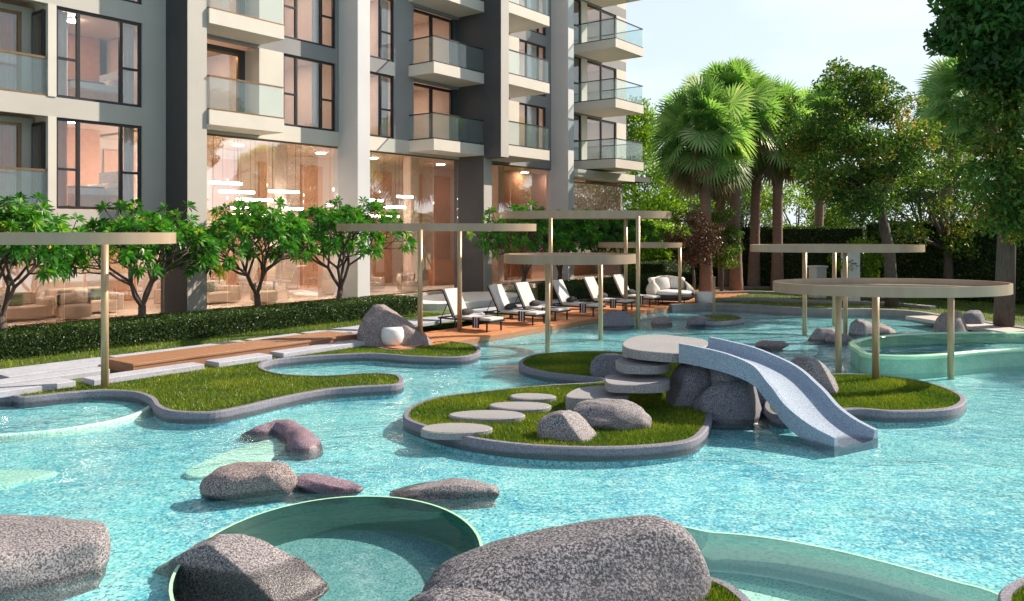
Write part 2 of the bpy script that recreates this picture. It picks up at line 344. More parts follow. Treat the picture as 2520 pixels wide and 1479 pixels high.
def sheet(name, outer, holes, z, mat):
    loops = [[Vector((p[0], p[1], 0)) for p in l] for l in [outer] + holes]
    flat = sum(loops, []); f = []
    for a, b, c in tessellate_polygon(loops):
        if (flat[b] - flat[a]).cross(flat[c] - flat[a]).z < 0: b, c = c, b
        f.append((a, b, c))
    me = bpy.data.meshes.new(name); me.from_pydata([(p.x, p.y, z) for p in flat], [], f); me.update()
    return tag(mesh_obj(name, me, mat), kind='structure')

shore_px = [(1655, 764), (1760, 761), (1850, 765), (1960, 772), (2060, 776), (2150, 776), (2250, 782), (2330, 796), (2420, 810), (2520, 826)]
shore_far = spline([G(x, y, 0) for x, y in shore_px], 6, False)
pool_edge = [B(-30, 8.5), B(-12, 8.5), B(2.2, 8.5), B(2.4, 10.05), B(16.5, 10.05)] + shore_far + [Vector((20, 19, 0)), Vector((34, 10, 0)), Vector((36, -14, 0)), Vector((-20, -14, 0))]
big = [(-700, -500, 0), (900, -500, 0), (900, 1400, 0), (-700, 1400, 0)]
ground = sheet('ground', big, [pool_edge], .12, M['lawn'])
rim = MB()
for i in range(len(pool_edge)):
    a, b = pool_edge[i], pool_edge[(i + 1) % len(pool_edge)]
    rim.add([(a.x, a.y, -.13), (b.x, b.y, -.13), (b.x, b.y, -.02), (a.x, a.y, -.02)], [(0, 1, 2, 3)])
tag(rim.build('pool_wall', M['floor_pool']), kind='structure')
rim = MB()
for i in range(len(pool_edge)):
    a, b = pool_edge[i], pool_edge[(i + 1) % len(pool_edge)]
    rim.add([(a.x, a.y, -.02), (b.x, b.y, -.02), (b.x, b.y, .12), (a.x, a.y, .12)], [(0, 1, 2, 3)])
tag(rim.build('pool_coping', M['bench']), kind='structure')
def ellipse(cx, cy, a, b, n=64, rot=0): return [Vector((cx + a * math.cos(t) * math.cos(rot) - b * math.sin(t) * math.sin(rot), cy + a * math.cos(t) * math.sin(rot) + b * math.sin(t) * math.cos(rot), 0)) for t in [2 * math.pi * k / n for k in range(n)]]
tub_out = ellipse(-1.60, 7.35, 1.34, 1.62)
pit_out = spline([G(1640, 1318), G(1760, 1316), G(1900, 1330), G(2060, 1360), G(2200, 1395), G(2340, 1434), G(2480, 1479), Vector((4.15, 5.4, 0)), Vector((3.6, 4.4, 0)), Vector((2.2, 4.2, 0)), Vector((1.3, 5.4, 0))], 8)
basin_outer = pool_edge
sheet('pool_floor', basin_outer, [tub_out, pit_out], -.10, M['floor_pool'])
sheet('water', basin_outer, [tub_out, pit_out], 0.0, M['water'])

def basin(name, label, outline, z_in, z_bot, rimw=.028, inner_mat=None, wall='acrylic'):
    root = empty(name, (0, 0, 0), label=label, cat='spa tub')
    P = [Vector((p.x, p.y, 0)) for p in outline]
    if area2(P) < 0: P.reverse()
    Q = offset_poly(P, rimw); n = len(P)
    m = MB(); m.add([(p.x, p.y, -.38) for p in P] + [(p.x, p.y, .025) for p in P], [(i, (i + 1) % n, n + (i + 1) % n, n + i) for i in range(n)])
    m.add([(p.x, p.y, z_bot) for p in Q] + [(p.x, p.y, .025) for p in Q], [((i + 1) % n, i, n + i, n + (i + 1) % n) for i in range(n)])
    m.build('wall', M[wall], root, True)
    m = MB(); m.add([(p.x, p.y, .028) for p in P] + [(p.x, p.y, .028) for p in Q], [(i, (i + 1) % n, n + (i + 1) % n, n + i) for i in range(n)])
    m.build('rim', M['acrylic_rim'], root)
    f = sheet('floor', Q, [], z_bot, inner_mat or M['floor_tub']); del f['kind']; f.parent = root
    w = sheet('water_surface', Q, [], z_in, M['water_tub']); del w['kind']; w.parent = root
    return root
basin('sunken_tub', 'round sunken tub with green glass wall and a granite boulder in it', tub_out, -.27, -.36)
basin('sunken_basin', 'curved sunken basin with pale reflecting glass wall beside the largest boulder and grass', pit_out, -.25, -.35, inner_mat=M['floor_pale'], wall='pale_wall')

# submerged ledges
def ledge(name, label, outline, z, mat=None):
    m = MB().prism(outline, -.13, z, .02); return tag(m.build(name, mat or M['floor_pale']), label, 'ledge')
disc = ellipse(-7.95, 13.35, 1.95, 1.75)
ledge('underwater_ledge', 'round pale terrazzo ledge under the water with a pergola post standing in it', disc, -.05, M['floor_pool'])
dl = MB(); P = disc; n = len(P); Qd = offset_poly(P, .09); Pd = offset_poly(P, -.012)
dl.add([(p.x, p.y, -.13) for p in Pd] + [(p.x, p.y, .012) for p in Pd] + [(p.x, p.y, .012) for p in Qd] + [(p.x, p.y, -.045) for p in Qd],
       [(k * n + i, k * n + (i + 1) % n, (k + 1) * n + (i + 1) % n, (k + 1) * n + i) for k in range(3) for i in range(n)])
tag(dl.build('ledge_rim', M['floor_pale'], None, True), 'pale speckled rim wall around the round underwater ledge', 'rim')
cres = [G(455, 1170, -.1), G(520, 1135, -.1), G(600, 1105, -.1), (G(690, 1085, -.1)), G(705, 1110, -.1), G(640, 1145, -.1), G(540, 1172, -.1), G(480, 1182, -.1)]
ledge('underwater_ledge', 'slim pale terrazzo ledge under the water beside the hook-shaped rock', spline(cres, 6), -.05)
ledge('underwater_ledge', 'pale terrazzo ledge under the water behind the flat-topped grey boulder', spline([G(-200, 1190, -.1), G(-40, 1168, -.1), G(80, 1165, -.1), G(140, 1170, -.1), G(60, 1192, -.1), G(-100, 1225, -.1)], 6), -.05)

# ------------------------------------------------------------------ apartment building
bld = empty('apartment_building', P0, TH, 'grey apartment block with glass balconies above a tall glazed lobby', 'building')
def bx(mb, s0, s1, w0, w1, z0, z1): return mb.box(s0, s1, -w1, -w0, z0, z1)
def wallpart(name, boxes, mat):
    for b in boxes:
        m = MB(); bx(m, *b); m.build(name, mat, bld)
FL = [6.66 + 3.1 * k for k in range(4)]
SP = .55
TOP = 19.1
# piers
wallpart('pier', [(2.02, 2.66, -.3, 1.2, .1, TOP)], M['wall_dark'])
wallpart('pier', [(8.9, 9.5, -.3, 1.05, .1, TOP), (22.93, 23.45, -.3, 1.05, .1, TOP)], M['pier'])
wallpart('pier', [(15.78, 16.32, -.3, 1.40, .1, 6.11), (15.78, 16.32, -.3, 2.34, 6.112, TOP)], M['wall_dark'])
# shade is in the piers' dark colour; pool-side faces carry the sunlit tone
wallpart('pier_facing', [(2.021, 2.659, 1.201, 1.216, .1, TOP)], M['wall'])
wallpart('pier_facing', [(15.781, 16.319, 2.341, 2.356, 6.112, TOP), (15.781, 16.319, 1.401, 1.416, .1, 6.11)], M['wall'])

def window(s0, s1, z0, z1, muls=(), trans={}, w=-.06, fw=.075, mat='frame', name='window', d=.09):
    """frame + panes; muls = inner mullion positions; trans = {panel index: heights}"""
    m = MB(); e = [s0] + list(muls) + [s1]
    bx(m, s0, s1, w - d, w, z0, z0 + fw); bx(m, s0, s1, w - d, w, z1 - fw, z1)
    for k, x in enumerate(e):
        a = x if k == 0 else (x - fw if k == len(e) - 1 else x - fw * .6); b_ = x + fw if k == 0 else (x if k == len(e) - 1 else x + fw * .6)
        bx(m, a, b_, w - d - .002, w + .002, z0 + fw, z1 - fw)
    panes = []
    for k in range(len(e) - 1):
        hs = [z0 + fw] + list(trans.get(k, [])) + [z1 - fw]
        for h in hs[1:-1]: bx(m, e[k] + fw * .6, e[k + 1] - fw * .6, w - d + .004, w - .004, h - fw * .45, h + fw * .45)
        for a, b_ in zip(hs[:-1], hs[1:]): panes.append((e[k] + .03, e[k + 1] - .03, a - .01, b_ + .01))
    f = m.build(name, M[mat], bld)
    for (a, b_, c, dd) in panes:
        g = MB(); bx(g, a, b_, w - d * .5 - .006, w - d * .5 + .006, c, dd); g.build('pane', M['glass'], f)
    return f
def balcony(s0, s1, w1, f, th=.45, left=True, rail='frame', w0=.004, gl=1.02, end=False):
    m = MB(); bx(m, s0, s1, w0, w1, f - th, f); b = m.build('balcony', M['slab'], bld)
    n = max(1, round((s1 - s0) / 1.5))
    for k in range(n):
        a = s0 + .03 + (s1 - s0 - .06) * k / n; c = s0 + .03 + (s1 - s0 - .06) * (k + 1) / n
        g = MB(); bx(g, a + .006, c - .006, w1 - .055, w1 - .04, f + .002, f + gl); g.build('glass_panel', M['rail_glass'], b)
    if left:
        g = MB(); bx(g, s0 + .04, s0 + .055, .03, w1 - .06, f + .002, f + gl); g.build('glass_panel', M['rail_glass'], b)
    if end:
        g = MB(); bx(g, s1 - .055, s1 - .04, .03, w1 - .06, f + .002, f + gl); g.build('glass_panel', M['rail_glass'], b)
    h = MB(); bx(h, s0 + .02, s1 - .02, w1 - .075, w1 - .02, f + gl + .002, f + gl + .05); bx(h, s0 + .02, s1 - .02, w1 - .08, w1 - .015, f + .002, f + .05)
    if left: bx(h, s0 + .02, s0 + .075, .01, w1 - .076, f + gl + .003, f + gl + .049); bx(h, s0 + .015, s0 + .08, .01, w1 - .081, f + .003, f + .049)
    if end: bx(h, s1 - .075, s1 - .02, .01, w1 - .076, f + gl + .003, f + gl + .049)
    h.build('handrail', M[rail], b)
    return b

# --- left wing, one storey of glazing under flats
LW = [3.56] + FL
wallpart('wall', [(-10, 2.019, -.25, 0, 3.0, 3.56)], M['wall'])
for f in LW:
    wallpart('wall', [(1.27, 2.019, -.25, 0, f, f + 2.55), (-10, -6.5, -.25, 0, f, f + 2.55)], M['wall'])
    wallpart('spandrel', [(-10, 2.019, -.25, 0, f + 2.55, f + 3.1)], M['wall'])
    wallpart('fin', [(-1.42, -1.2, -.25, .03, f, f + 2.549)], M['slab'])
    for (a, b_) in ((-6.49, -1.42),):
        wallpart('wall', [(a, -3.9, -1.05, -.9, f, f + 2.55), (-1.72, b_, -1.05, -.9, f, f + 2.55), (-3.899, -1.721, -1.05, -.9, f + 2.4, f + 2.55)], M['wall'])
    h0 = f + 1.42
    window(-1.2, 1.27, f + .01, f + 2.548, (-.57, .66), {0: [f + 1.12], 2: [f + 1.12]})
    # door and side light inside the loggia
    window(-3.89, -1.73, f + .02, f + 2.398, (-2.35,), {}, w=-.93, mat='bronze_frame', name='balcony_door')
    m = MB(); m.box(-1.5, -1.421, .12, .82, f + .1, f + 2.4); sl = m.build('side_window', M['frame'], bld)
    g = MB(); g.box(-1.512, -1.502, .2, .74, f + .2, f + 2.3); g.build('pane', M['glass'], sl)
    hm = MB(); bx(hm, -6.49, -1.43, -.07, -.02, f + 1.03, f + 1.09); bx(hm, -6.49, -1.43, -.07, -.02, f + .003, f + .05); hr = hm.build('balustrade', M['bronze_frame'], bld)
    for k in range(3):
        g = MB(); bx(g, -6.48 + k * 1.685, -4.81 + k * 1.685, -.055, -.04, f + .04, f + 1.04); g.build('glass_panel', M['rail_glass'], hr)
# --- bays over the lobby
for k, f in enumerate(FL):
    # bay one
    wallpart('spandrel', [(2.661, 8.899, -.25, 0, f - SP, f)], M['slab'] if k == 0 else M['wall_grey'])
    wallpart('wall', [(5.4, 6.4, -.9, 0, f, f + 2.55)], M['slab'])
    wallpart('wall', [(8.75, 8.899, -.25, 0, f, f + 2.55)], M['wall_grey'])
    wallpart('wall', [(2.661, 2.75, -1.0, -.82, f, f + 2.55), (5.2, 5.399, -1.0, -.82, f, f + 2.55), (2.751, 5.199, -1.0, -.82, f + 2.4, f + 2.55)], M['wall_dark'])
    window(2.752, 5.198, f + .02, f + 2.398, (3.2,), {}, w=-.84, mat='bronze_frame', name='balcony_door')
    window(6.4, 8.75, f + .01, f + 2.548, (7.0, 8.12), {0: [f + 1.15], 2: [f + 1.15]})
    balcony(2.68, 5.43, 1.32, f, rail='bronze_frame')
    # bay two
    wallpart('spandrel', [(9.501, 15.779, -.25, 0, f - SP, f)], M['slab'] if k == 0 else M['wall_grey'])
    wallpart('wall', [(11.8, 12.9, -.25, 0, f, f + 2.55), (9.501, 9.7, -.25, 0, f, f + 2.55)], M['wall_grey'])
    wallpart('wall', [(15.55, 15.779, -.4, -.15, f, f + 2.55)], M['wall_dark'])
    window(9.7, 11.8, f + .01, f + 2.548, (11.1,), {1: [f + 1.15]})
    window(12.9, 15.55, f + .01, f + 2.5, (14.2,), {}, w=-.2, fw=.11, name='balcony_door')
    balcony(12.6, 15.775, 1.42, f)
    # bay three
    wallpart('spandrel', [(16.321, 22.929, -.25, 0, f - SP, f)], M['wall_grey'])
    wallpart('wall', [(16.321, 20.2, -.25, 0, f, f + 2.55)], M['slab']); wallpart('wall', [(22.5, 22.929, -.25, 0, f, f + 2.55)], M['wall_grey'])
    window(20.2, 22.5, f + .01, f + 2.548, (20.9, 21.9), {})
    balcony(16.33, 19.5, 2.28, f, left=False)
    # bay four
    wallpart('spandrel', [(23.451, 30.7, -.25, 0, f - SP, f)], M['wall_grey'])
    wallpart('wall', [(23.451, 25.05, -.25, 0, f, f + 2.55), (25.85, 26.4, -.25, 0, f, f + 2.55), (29.6, 30.7, -.25, 0, f, f + 2.55)], M['slab'])
    window(25.05, 25.85, f + .01, f + 2.548, (), {0: [f + 1.15]})
    window(26.4, 29.6, f + .01, f + 2.548, (28.0,), {}, fw=.1, name='balcony_door')
    balcony(25.0, 28.0, 2.6, f, end=True)
wallpart('spandrel', [(2.661, 8.899, -.25, 0, 19.06 - SP, 19.1), (9.501, 15.779, -.25, 0, 19.06 - SP, 19.1), (16.321, 22.929, -.25, 0, 19.06 - SP, 19.1), (23.451, 30.7, -.25, 0, 19.06 - SP, 19.1)], M['wall_grey'])
# canopy at the far corner
wallpart('canopy', [(23.46, 29.4, .006, 1.3, 5.72, 6.10)], M['slab']); wallpart('canopy_end', [(29.41, 31.3, -2, 1.25, 5.76, 6.06)], M['wall_dark'])
# end wall, back, roof
wallpart('wall', [(30.5, 30.7, -9, -.26, .1, TOP), (-10, 30.7, -9.2, -9.001, .1, TOP), (-10, -9.8, -9, -.26, .1, TOP)], M['wall'])
wallpart('roof', [(-10, 30.7, -9.2, 0, TOP + .002, TOP + .3)], M['slab'])
# interior: floors, ceilings, partitions
for f in LW:
    a = -9.8 if f < 4 else -9.8
    b_ = 2.0 if f < 4 else 30.49
    wallpart('floor_slab', [(a, b_, -9, -.26, f - .3, f - .01)], M['floor_in'])
wallpart('lobby_floor', [(-9.8, 30.49, -9, .12, .1, .35)], M['floor_in'])
wallpart('partition', [(-9.8, 2.0, -4.3, -4.15, f, f + 2.79) for f in LW], M['orange_in'])
wallpart('partition', [(2.3, 30.4, -4.3, -4.15, f, f + 2.79) for f in FL], M['cream'])
wallpart('partition', [(s_, s_ + .12, -4.15, -.31, f, f + 2.79) for f in FL for s_ in (2.28, 5.85, 9.15, 12.2, 16.0, 19.9, 23.15, 26.1)], M['cream'])
wallpart('partition', [(s_, s_ + .12, -4.15, -.31, f, f + 2.79) for f in LW for s_ in (-1.37,)], M['cream'])
wallpart('lobby_wall', [(2.0, 22.9, -6.2, -6.0, .36, 6.3)], M['cream']); wallpart('lobby_wall', [(-9.7, 1.99, -5.2, -5.0, .36, 3.2)], M['cream'])
wallpart('lobby_wall', [(23.0, 30.4, -4.2, -4.0, .36, 6.3)], M['orange_in'])
rs = random.Random(3)
for k in range(9):
    s_ = 3.0 + k * 2.2; wallpart('wall_panel', [(s_, s_ + 1.2, -5.99, -5.9, .37, 5.9)], M['timber_in'])
wallpart('column', [(7.6, 8.1, -2.6, -2.1, .36, 6.3), (14.9, 15.4, -2.6, -2.1, .36, 6.3), (21.2, 21.7, -2.6, -2.1, .36, 6.3)], M['cream'])
wallpart('bar_front', [(17.0, 22.6, -3.0, -2.6, .36, 1.55), (24.2, 30.2, -2.6, -2.2, .36, 1.6)], M['orange_in'])
for f in [6.06]:
    wallpart('lobby_ceiling', [(2.67, 30.4, -8.9, -.27, 6.28, 6.34)], M['ceil_in'])
wallpart('lobby_ceiling', [(-9.7, 2.0, -8.9, -.27, 3.16, 3.22)], M['ceil_in'])
# lobby glazing: large panes
def glazing(s0, s1, n, z0, z1, w=-.08):
    m = MB(); bx(m, s0, s1, w - .05, w + .03, z0, z0 + .05); fr = m.build('lobby_glazing', M['bronze_frame'], bld)
    m = MB(); bx(m, s0, s1, w - .05, w + .03, z1 - .06, z1); m.build('head_rail', M['bronze_frame'], fr)
    for k in range(n):
        a = s0 + (s1 - s0) * k / n; b_ = s0 + (s1 - s0) * (k + 1) / n
        g = MB(); bx(g, a + .006, b_ - .006, w - .012, w, z0 + .05, z1 - .06); g.build('pane', M['lobby_glass'], fr)
glazing(-9.8, 2.01, 8, .36, 2.99); glazing(2.67, 8.89, 4, .36, 6.105); glazing(9.51, 15.77, 4, .36, 6.105); glazing(16.33, 22.92, 4, .36, 6.105); glazing(23.46, 30.5, 4, .36, 5.6)

# --- things inside the building
def at_b(name, s, w, z, rz=0, **kw): return empty(name, B(s, w, z), TH + rz, **kw)
def make_sofa(name, s, w, z, L_, label, rz=0, green=True):
    o = at_b(name, s, w, z, rz, label=label, cat='sofa', group='lobby sofas')
    MB().bbox(-L_ / 2, L_ / 2, -.45, .45, .08, .40, .06).build('seat', M['sofa'], o)
    MB().bbox(-L_ / 2, L_ / 2, .25, .5, .405, .80, .07).build('backrest', M['sofa'], o)
    for sx in (-1, 1): MB().bbox(sx * L_ / 2 - .12, sx * L_ / 2 + .12, -.46, .46, .09, .60, .05).build('armrest', M['sofa'], o)
    n = 3 if L_ > 1.5 else 1
    for k in range(n):
        x = (k - (n - 1) / 2) * .5; MB().bbox(x - .2, x + .2, .05, .22, .41, .76, .06).build('cushion', M['cush_g'] if green and k != 1 else M['white_cloth'], o)
    return o
make_sofa('sofa', -1.9, -2.0, .36, 2.4, 'beige sofa with green cushions behind the glass of the lower lobby wing')
make_sofa('sofa', .6, -2.3, .36, 1.9, 'short beige sofa behind the glass of the lower lobby wing, next to the dark pier', green=True)
make_sofa('sofa', 4.6, -2.4, .36, 2.6, 'long beige sofa in the tall lobby between the dark pier and the white pier')
make_sofa('sofa', 11.6, -2.2, .36, 2.5, 'beige sofa with green cushions in the lobby bay right of the white pier')
def make_chair(s, w, label, rz=0):
    o = at_b('lounge_chair', s, w, .36, rz, label=label, cat='armchair', group='rounded lounge chairs')
    MB().lathe([(.40, .06), (.46, .12), (.47, .38), (.43, .42)], 20).build('seat', M['sofa'], o, True)
    mb = MB(); v = []; f = []
    for k in range(15):
        t = math.pi * (k / 14.0)
        for (r, z) in ((.48, .12), (.50, .74), (.40, .76), (.38, .40)): v.append((r * math.cos(t), r * math.sin(t), z))
    for k in range(14):
        for j in range(4): f.append((k * 4 + j, k * 4 + (j + 1) % 4, k * 4 + 4 + (j + 1) % 4, k * 4 + 4 + j))
    mb.add(v, f).build('backrest', M['sofa'], o, True)
for s_, w_, lb in ((-3.3, -1.0, 'rounded beige lounge chair near the lowest lobby glass'), (-.3, -.9, 'rounded beige lounge chair close to the lobby glass beside a frangipani trunk'),
                   (3.4, -1.0, 'rounded beige lounge chair just right of the dark pier behind the glass'), (6.4, -1.1, 'rounded beige lounge chair behind the crooked frangipani trunk'), (13.6, -1.0, 'rounded beige lounge chair behind glass by the tall dark fin wall')):
    make_chair(s_, w_, lb, rz=rs.uniform(-.6, .6))
def pendant(s, w, z, L_, label):
    o = at_b('linear_pendant', s, w, z, 0, label=label, cat='pendant lamp', group='linear lobby pendants')
    MB().box(-L_ / 2, L_ / 2, -.05, .05, -.06, .03).build('light_tube', M['lamp'], o)
    MB().box(-L_ / 2 - .01, L_ / 2 + .01, -.06, .06, .031, .06).build('housing', M['frame'], o)
    for sx in (-.4, .4): MB().tube([(sx * L_, 0, .06), (sx * L_, 0, 6.27 - z)], .006, 5).build('cable', M['frame'], o)
for s_, w_, z_, l_ in ((3.3, -1.4, 4.75, 1.9), (3.0, -1.8, 4.40, 1.0), (3.5, -2.0, 4.15, 2.0), (3.1, -2.4, 3.85, 1.2), (5.6, -1.6, 4.35, 1.4), (6.5, -1.8, 4.10, 1.5), (6.2, -2.0, 3.80, 1.1), (6.8, -2.2, 3.55, 1.9), (8.0, -1.5, 3.80, .8), (4.9, -1.2, 4.62, 1.2), (7.4, -1.3, 4.42, 1.3)):
    pendant(s_, w_, z_, l_, 'slim glowing linear pendant lamp in the tall lobby between dark and white piers')
for s_, w_, z_, l_ in ((10.2, -1.3, 4.6, .9), (10.3, -1.6, 4.0, 1.2), (12.1, -1.7, 4.25, 1.3), (13.9, -1.5, 4.45, .9), (13.5, -1.8, 4.0, 1.4), (13.2, -2.1, 3.6, 1.8)):
    pendant(s_, w_, z_, l_, 'slim glowing linear pendant lamp in the lobby bay right of the white pier')
def fill_lamp(s, w, z, label, e='downlight'):  # added emitters that make the interiors glow, not known fixtures
    o = at_b('ceiling_lamp', s, w, z, 0, label=label, cat='ceiling lamp', group='lit ceiling lamps inside the building')
    MB().lathe([(.05, -.06), (.20, -.055), (.21, -.03)], 20).build('diffuser', M[e], o); MB().lathe([(.22, -.029), (.22, -.001)], 20).build('base', M['frame'], o)
for f in LW[:4]: fill_lamp(.2, -2.2, f + 2.79, 'lit round ceiling lamp in the %s bedroom left of the dark pier' % {3: 'lowest', 6: 'second', 9: 'third', 12: 'fourth'}[int(f)])
for f in FL[:3]:
    for s_ in (4.2, 7.5, 10.8, 14.2, 21.3, 28.0): fill_lamp(s_, -2.4, f + 2.79, 'lit round ceiling lamp in the %s-floor room %s' % ({6: 'first', 9: 'second', 12: 'third'}[int(f)], {4.2: 'behind the bronze-railed balcony', 7.5: 'left of the white pier', 10.8: 'right of the white pier', 14.2: 'left of the dark fin wall', 21.3: 'past the dark fin wall', 28.0: 'at the building corner'}[s_]))
for s_ in (4.0, 7.0, 11.0, 14.0, 18.5, 21.5, 25.5, 28.5): fill_lamp(s_, -3.6, 6.28, 'lit round ceiling lamp high in the tall lobby', 'downlight_big')
for s_ in (-4.5, -1.6, .9): fill_lamp(s_, -2.2, 3.16, 'lit round ceiling lamp in the lower lobby wing')
def curtain(s0, s1, w, z0, z1, mat, label):
    n = max(8, int((s1 - s0) / .03)); v = []; f = []
    for k in range(n + 1):
        x = s0 + (s1 - s0) * k / n; y = -w + .045 * math.sin(x * 42) + .015 * math.sin(x * 17)
        v += [(x, y, z0), (x, y, z1)]
        if k: f.append((2 * k - 2, 2 * k, 2 * k + 1, 2 * k - 1))
    me = bpy.data.meshes.new('curtain'); me.from_pydata(v, [], f); me.update(); o = mesh_obj('curtain', me, mat, None, True)
    o.location = P0; o.rotation_euler = (0, 0, TH); tag(o, label, 'curtain', 'curtains behind the flat windows')
def bed(s, w, z, label):
    o = at_b('bed', s, w, z, 0, label=label, cat='bed', group='beds behind the windows')
    MB().bbox(-.85, .85, -1.0, 1.0, .1, .42, .04).build('base', M['timber_in'], o)
    mt = MB().bbox(-.82, .82, -.98, .98, .425, .66, .08).build('mattress', M['white_cloth'], o)
    MB().bbox(.86, .96, -1.0, 1.0, .2, 1.25, .03).build('headboard', M['grey_cloth'], o)
    for sy in (-.45, .45): MB().bbox(.35, .75, sy - .33, sy + .33, .661, .84, .08).build('pillow', M['white_cloth'], o)
    MB().bbox(-.84, .1, -1.0, 1.0, .662, .70, .03).build('throw', M['grey_cloth'], o)
for i, f in enumerate(LW[:3]):
    fl = ('lowest flat', 'second flat up', 'third flat up')[i]
    bed(.35, -1.6, f, 'white bed behind the wide window of the %s by the pier' % fl)
    curtain(-1.12, -.72, -.35, f + .03, f + 2.5, M['curtain_r'] if i == 0 else M['curtain'], 'pleated curtain at the edge of the wide window of the %s' % fl)
    curtain(.86, 1.2, -.35, f + .03, f + 2.5, M['curtain'], 'narrow pleated curtain beside the right mullion, wide window of the %s' % fl)
    curtain(-2.3, -1.78, -1.18, f + .03, f + 2.5, M['curtain_r'], 'rust coloured curtain behind the loggia door of the %s' % fl)
for i, f in enumerate(FL[:3]):
    fl = ('first', 'second', 'third')[i]
    curtain(2.8, 3.15, -1.15, f + .03, f + 2.5, M['curtain_r'], 'rust curtain behind the bronze framed balcony door, %s floor over the lobby' % fl)
    curtain(7.9, 8.3, -.35, f + .03, f + 2.5, M['white_cloth'], 'pale sheer curtain left of the white pier, %s floor over the lobby' % fl)
    curtain(11.2, 11.75, -.35, f + .03, f + 2.5, M['curtain'], 'pale curtain in the narrow window right of the white pier, %s floor over the lobby' % fl)
    curtain(12.95, 13.35, -.55, f + .03, f + 2.5, M['white_cloth'], 'white curtain inside the balcony door left of the fin wall, %s floor' % fl)
    curtain(21.3, 22.1, -.35, f + .03, f + 2.5, M['white_cloth'], 'white curtain behind the window deep in the third bay, %s floor' % fl)

# ------------------------------------------------------------------ grass, islands
rng = np.random.default_rng(7)
def blades(P, z, dens, hmin=.03, hmax=.065, name='grass', parent=None, excl=()):
    xs = [p.x for p in P]; ys = [p.y for p in P]; x0, x1, y0, y1 = min(xs), max(xs), min(ys), max(ys)
    n = int((x1 - x0) * (y1 - y0) * dens); px = rng.uniform(x0, x1, n); py = rng.uniform(y0, y1, n)
    k = in_poly(px, py, P)
    for (ex, ey, er) in excl: k &= ((px - ex) ** 2 + (py - ey) ** 2) > er * er
    px, py = px[k], py[k]; n = len(px)
    patch = np.array([mnoise.noise(Vector((a * 1.3, b * 1.3, 1.0))) for a, b in zip(px, py)])
    h = rng.uniform(hmin, hmax, n) * (1 + .25 * patch); a = rng.uniform(0, 2 * np.pi, n); w = rng.uniform(.005, .010, n)
    la = rng.uniform(0, 2 * np.pi, n); lean = rng.uniform(.1, .7, n) * h
    V = np.zeros((n, 3, 3)); dx, dy = np.cos(a) * w, np.sin(a) * w
    V[:, 0] = np.stack([px - dx, py - dy, np.full(n, z)], 1); V[:, 1] = np.stack([px + dx, py + dy, np.full(n, z)], 1)
    V[:, 2] = np.stack([px + np.cos(la) * lean, py + np.sin(la) * lean, z + h], 1)
    me = np_mesh(name, V.reshape(-1, 3), np.arange(3 * n).reshape(-1, 3), np.clip(.42 + .45 * patch + rng.normal(0, .22, n), 0, 1))
    o = mesh_obj(name, me, M['grass'], parent); return o

def island(name, label, pts, z=.15, kw=.09, dens=2600, per=7, hmax=.065, excl=(), cat='grass island', closed_spline=True):
    P = spline(pts, per) if closed_spline else [Vector((p[0], p[1], 0)) for p in pts]
    if area2(P) < 0: P.reverse()
    root = empty(name, (0, 0, 0), label=label, cat=cat)
    n = len(P); P1 = offset_poly(P, .018); Q = offset_poly(P, kw)
    m = MB(); v = [(p.x, p.y, -.035) for p in P] + [(p.x, p.y, z - .018) for p in P] + [(p.x, p.y, z) for p in P1] + [(q.x, q.y, z) for q in Q] + [(q.x, q.y, z - .06) for q in Q]
    m.add(v, [(k * n + i, k * n + (i + 1) % n, (k + 1) * n + (i + 1) % n, (k + 1) * n + i) for k in range(4) for i in range(n)])
    m.build('kerb', M['kerb'], root)
    P2 = offset_poly(P, .02); m = MB(); m.add([(p.x, p.y, -.12) for p in P2] + [(p.x, p.y, -.03) for p in P2], [(i, (i + 1) % n, n + (i + 1) % n, n + i) for i in range(n)]); m.build('underwater_wall', M['floor_pool'], root)
    t = sheet('turf', Q, [], z - .03, M['soil']); del t['kind']; t.parent = root
    g = blades(Q, z - .032, dens, .03, hmax, 'grass', root, excl); g['kind'] = 'stuff'
    return root, P, Q
ZI = .15
def gi(L_, z=.06): return [G(x, y, z) for x, y in L_]
# front island with stepping stones + the arm behind it, one body of turf
front = gi([(993, 1042), (1010, 1012), (1070, 990), (1150, 978), (1260, 966), (1370, 957), (1470, 951), (1475, 942), (1400, 934), (1330, 925), (1285, 912), (1278, 898), (1310, 882), (1390, 875), (1480, 873), (1600, 880), (1700, 900), (1730, 950), (1750, 1000), (1752, 1040), (1735, 1078), (1690, 1103), (1560, 1117), (1400, 1118), (1250, 1108), (1130, 1089), (1050, 1067)])
island('grass_island', 'kidney shaped turf island with stone kerb carrying stepping stones and the slide', front, dens=3800)
right = gi([(1880, 1010), (1920, 960), (2000, 935), (2100, 930), (2220, 940), (2310, 958), (2372, 985), (2370, 1008), (2320, 1022), (2200, 1026), (2100, 1020), (2000, 1030), (1920, 1040)])
island('grass_island', 'oval turf island with blue-grey stone kerb right of the slide', right, dens=3000)
# the big lawn spit on the left reaching into the pool
spit = [B(-14, 8.3), B(-10, 10.0)] + gi([(-60, 998), (60, 990), (160, 979), (250, 973), (330, 978), (368, 993), (382, 1012), (420, 1026), (515, 1029), (600, 1014), (700, 990), (800, 971), (880, 964), (975, 958), (994, 946), (975, 931), (900, 928), (800, 934), (700, 930), (648, 914), (662, 898), (750, 887), (900, 879), (1010, 886), (1110, 889), (1172, 881), (1182, 866), (1155, 853), (1080, 848)]) + [B(2.2, 9.95), B(1.6, 8.3), B(-6, 8.3)]
island('lawn_spit', 'long curving lawn with stone kerb winding from the pavers into the pool', spit, z=.15, dens=1800, per=6, cat='lawn')
cor = gi([(1600, 1600), (1640, 1440), (1700, 1422), (1770, 1432), (1830, 1465), (1880, 1530), (1860, 1620)], .12)
island('grass_island', 'small turf patch with dark kerb beside the largest boulder and sunken basin', cor, dens=6000)
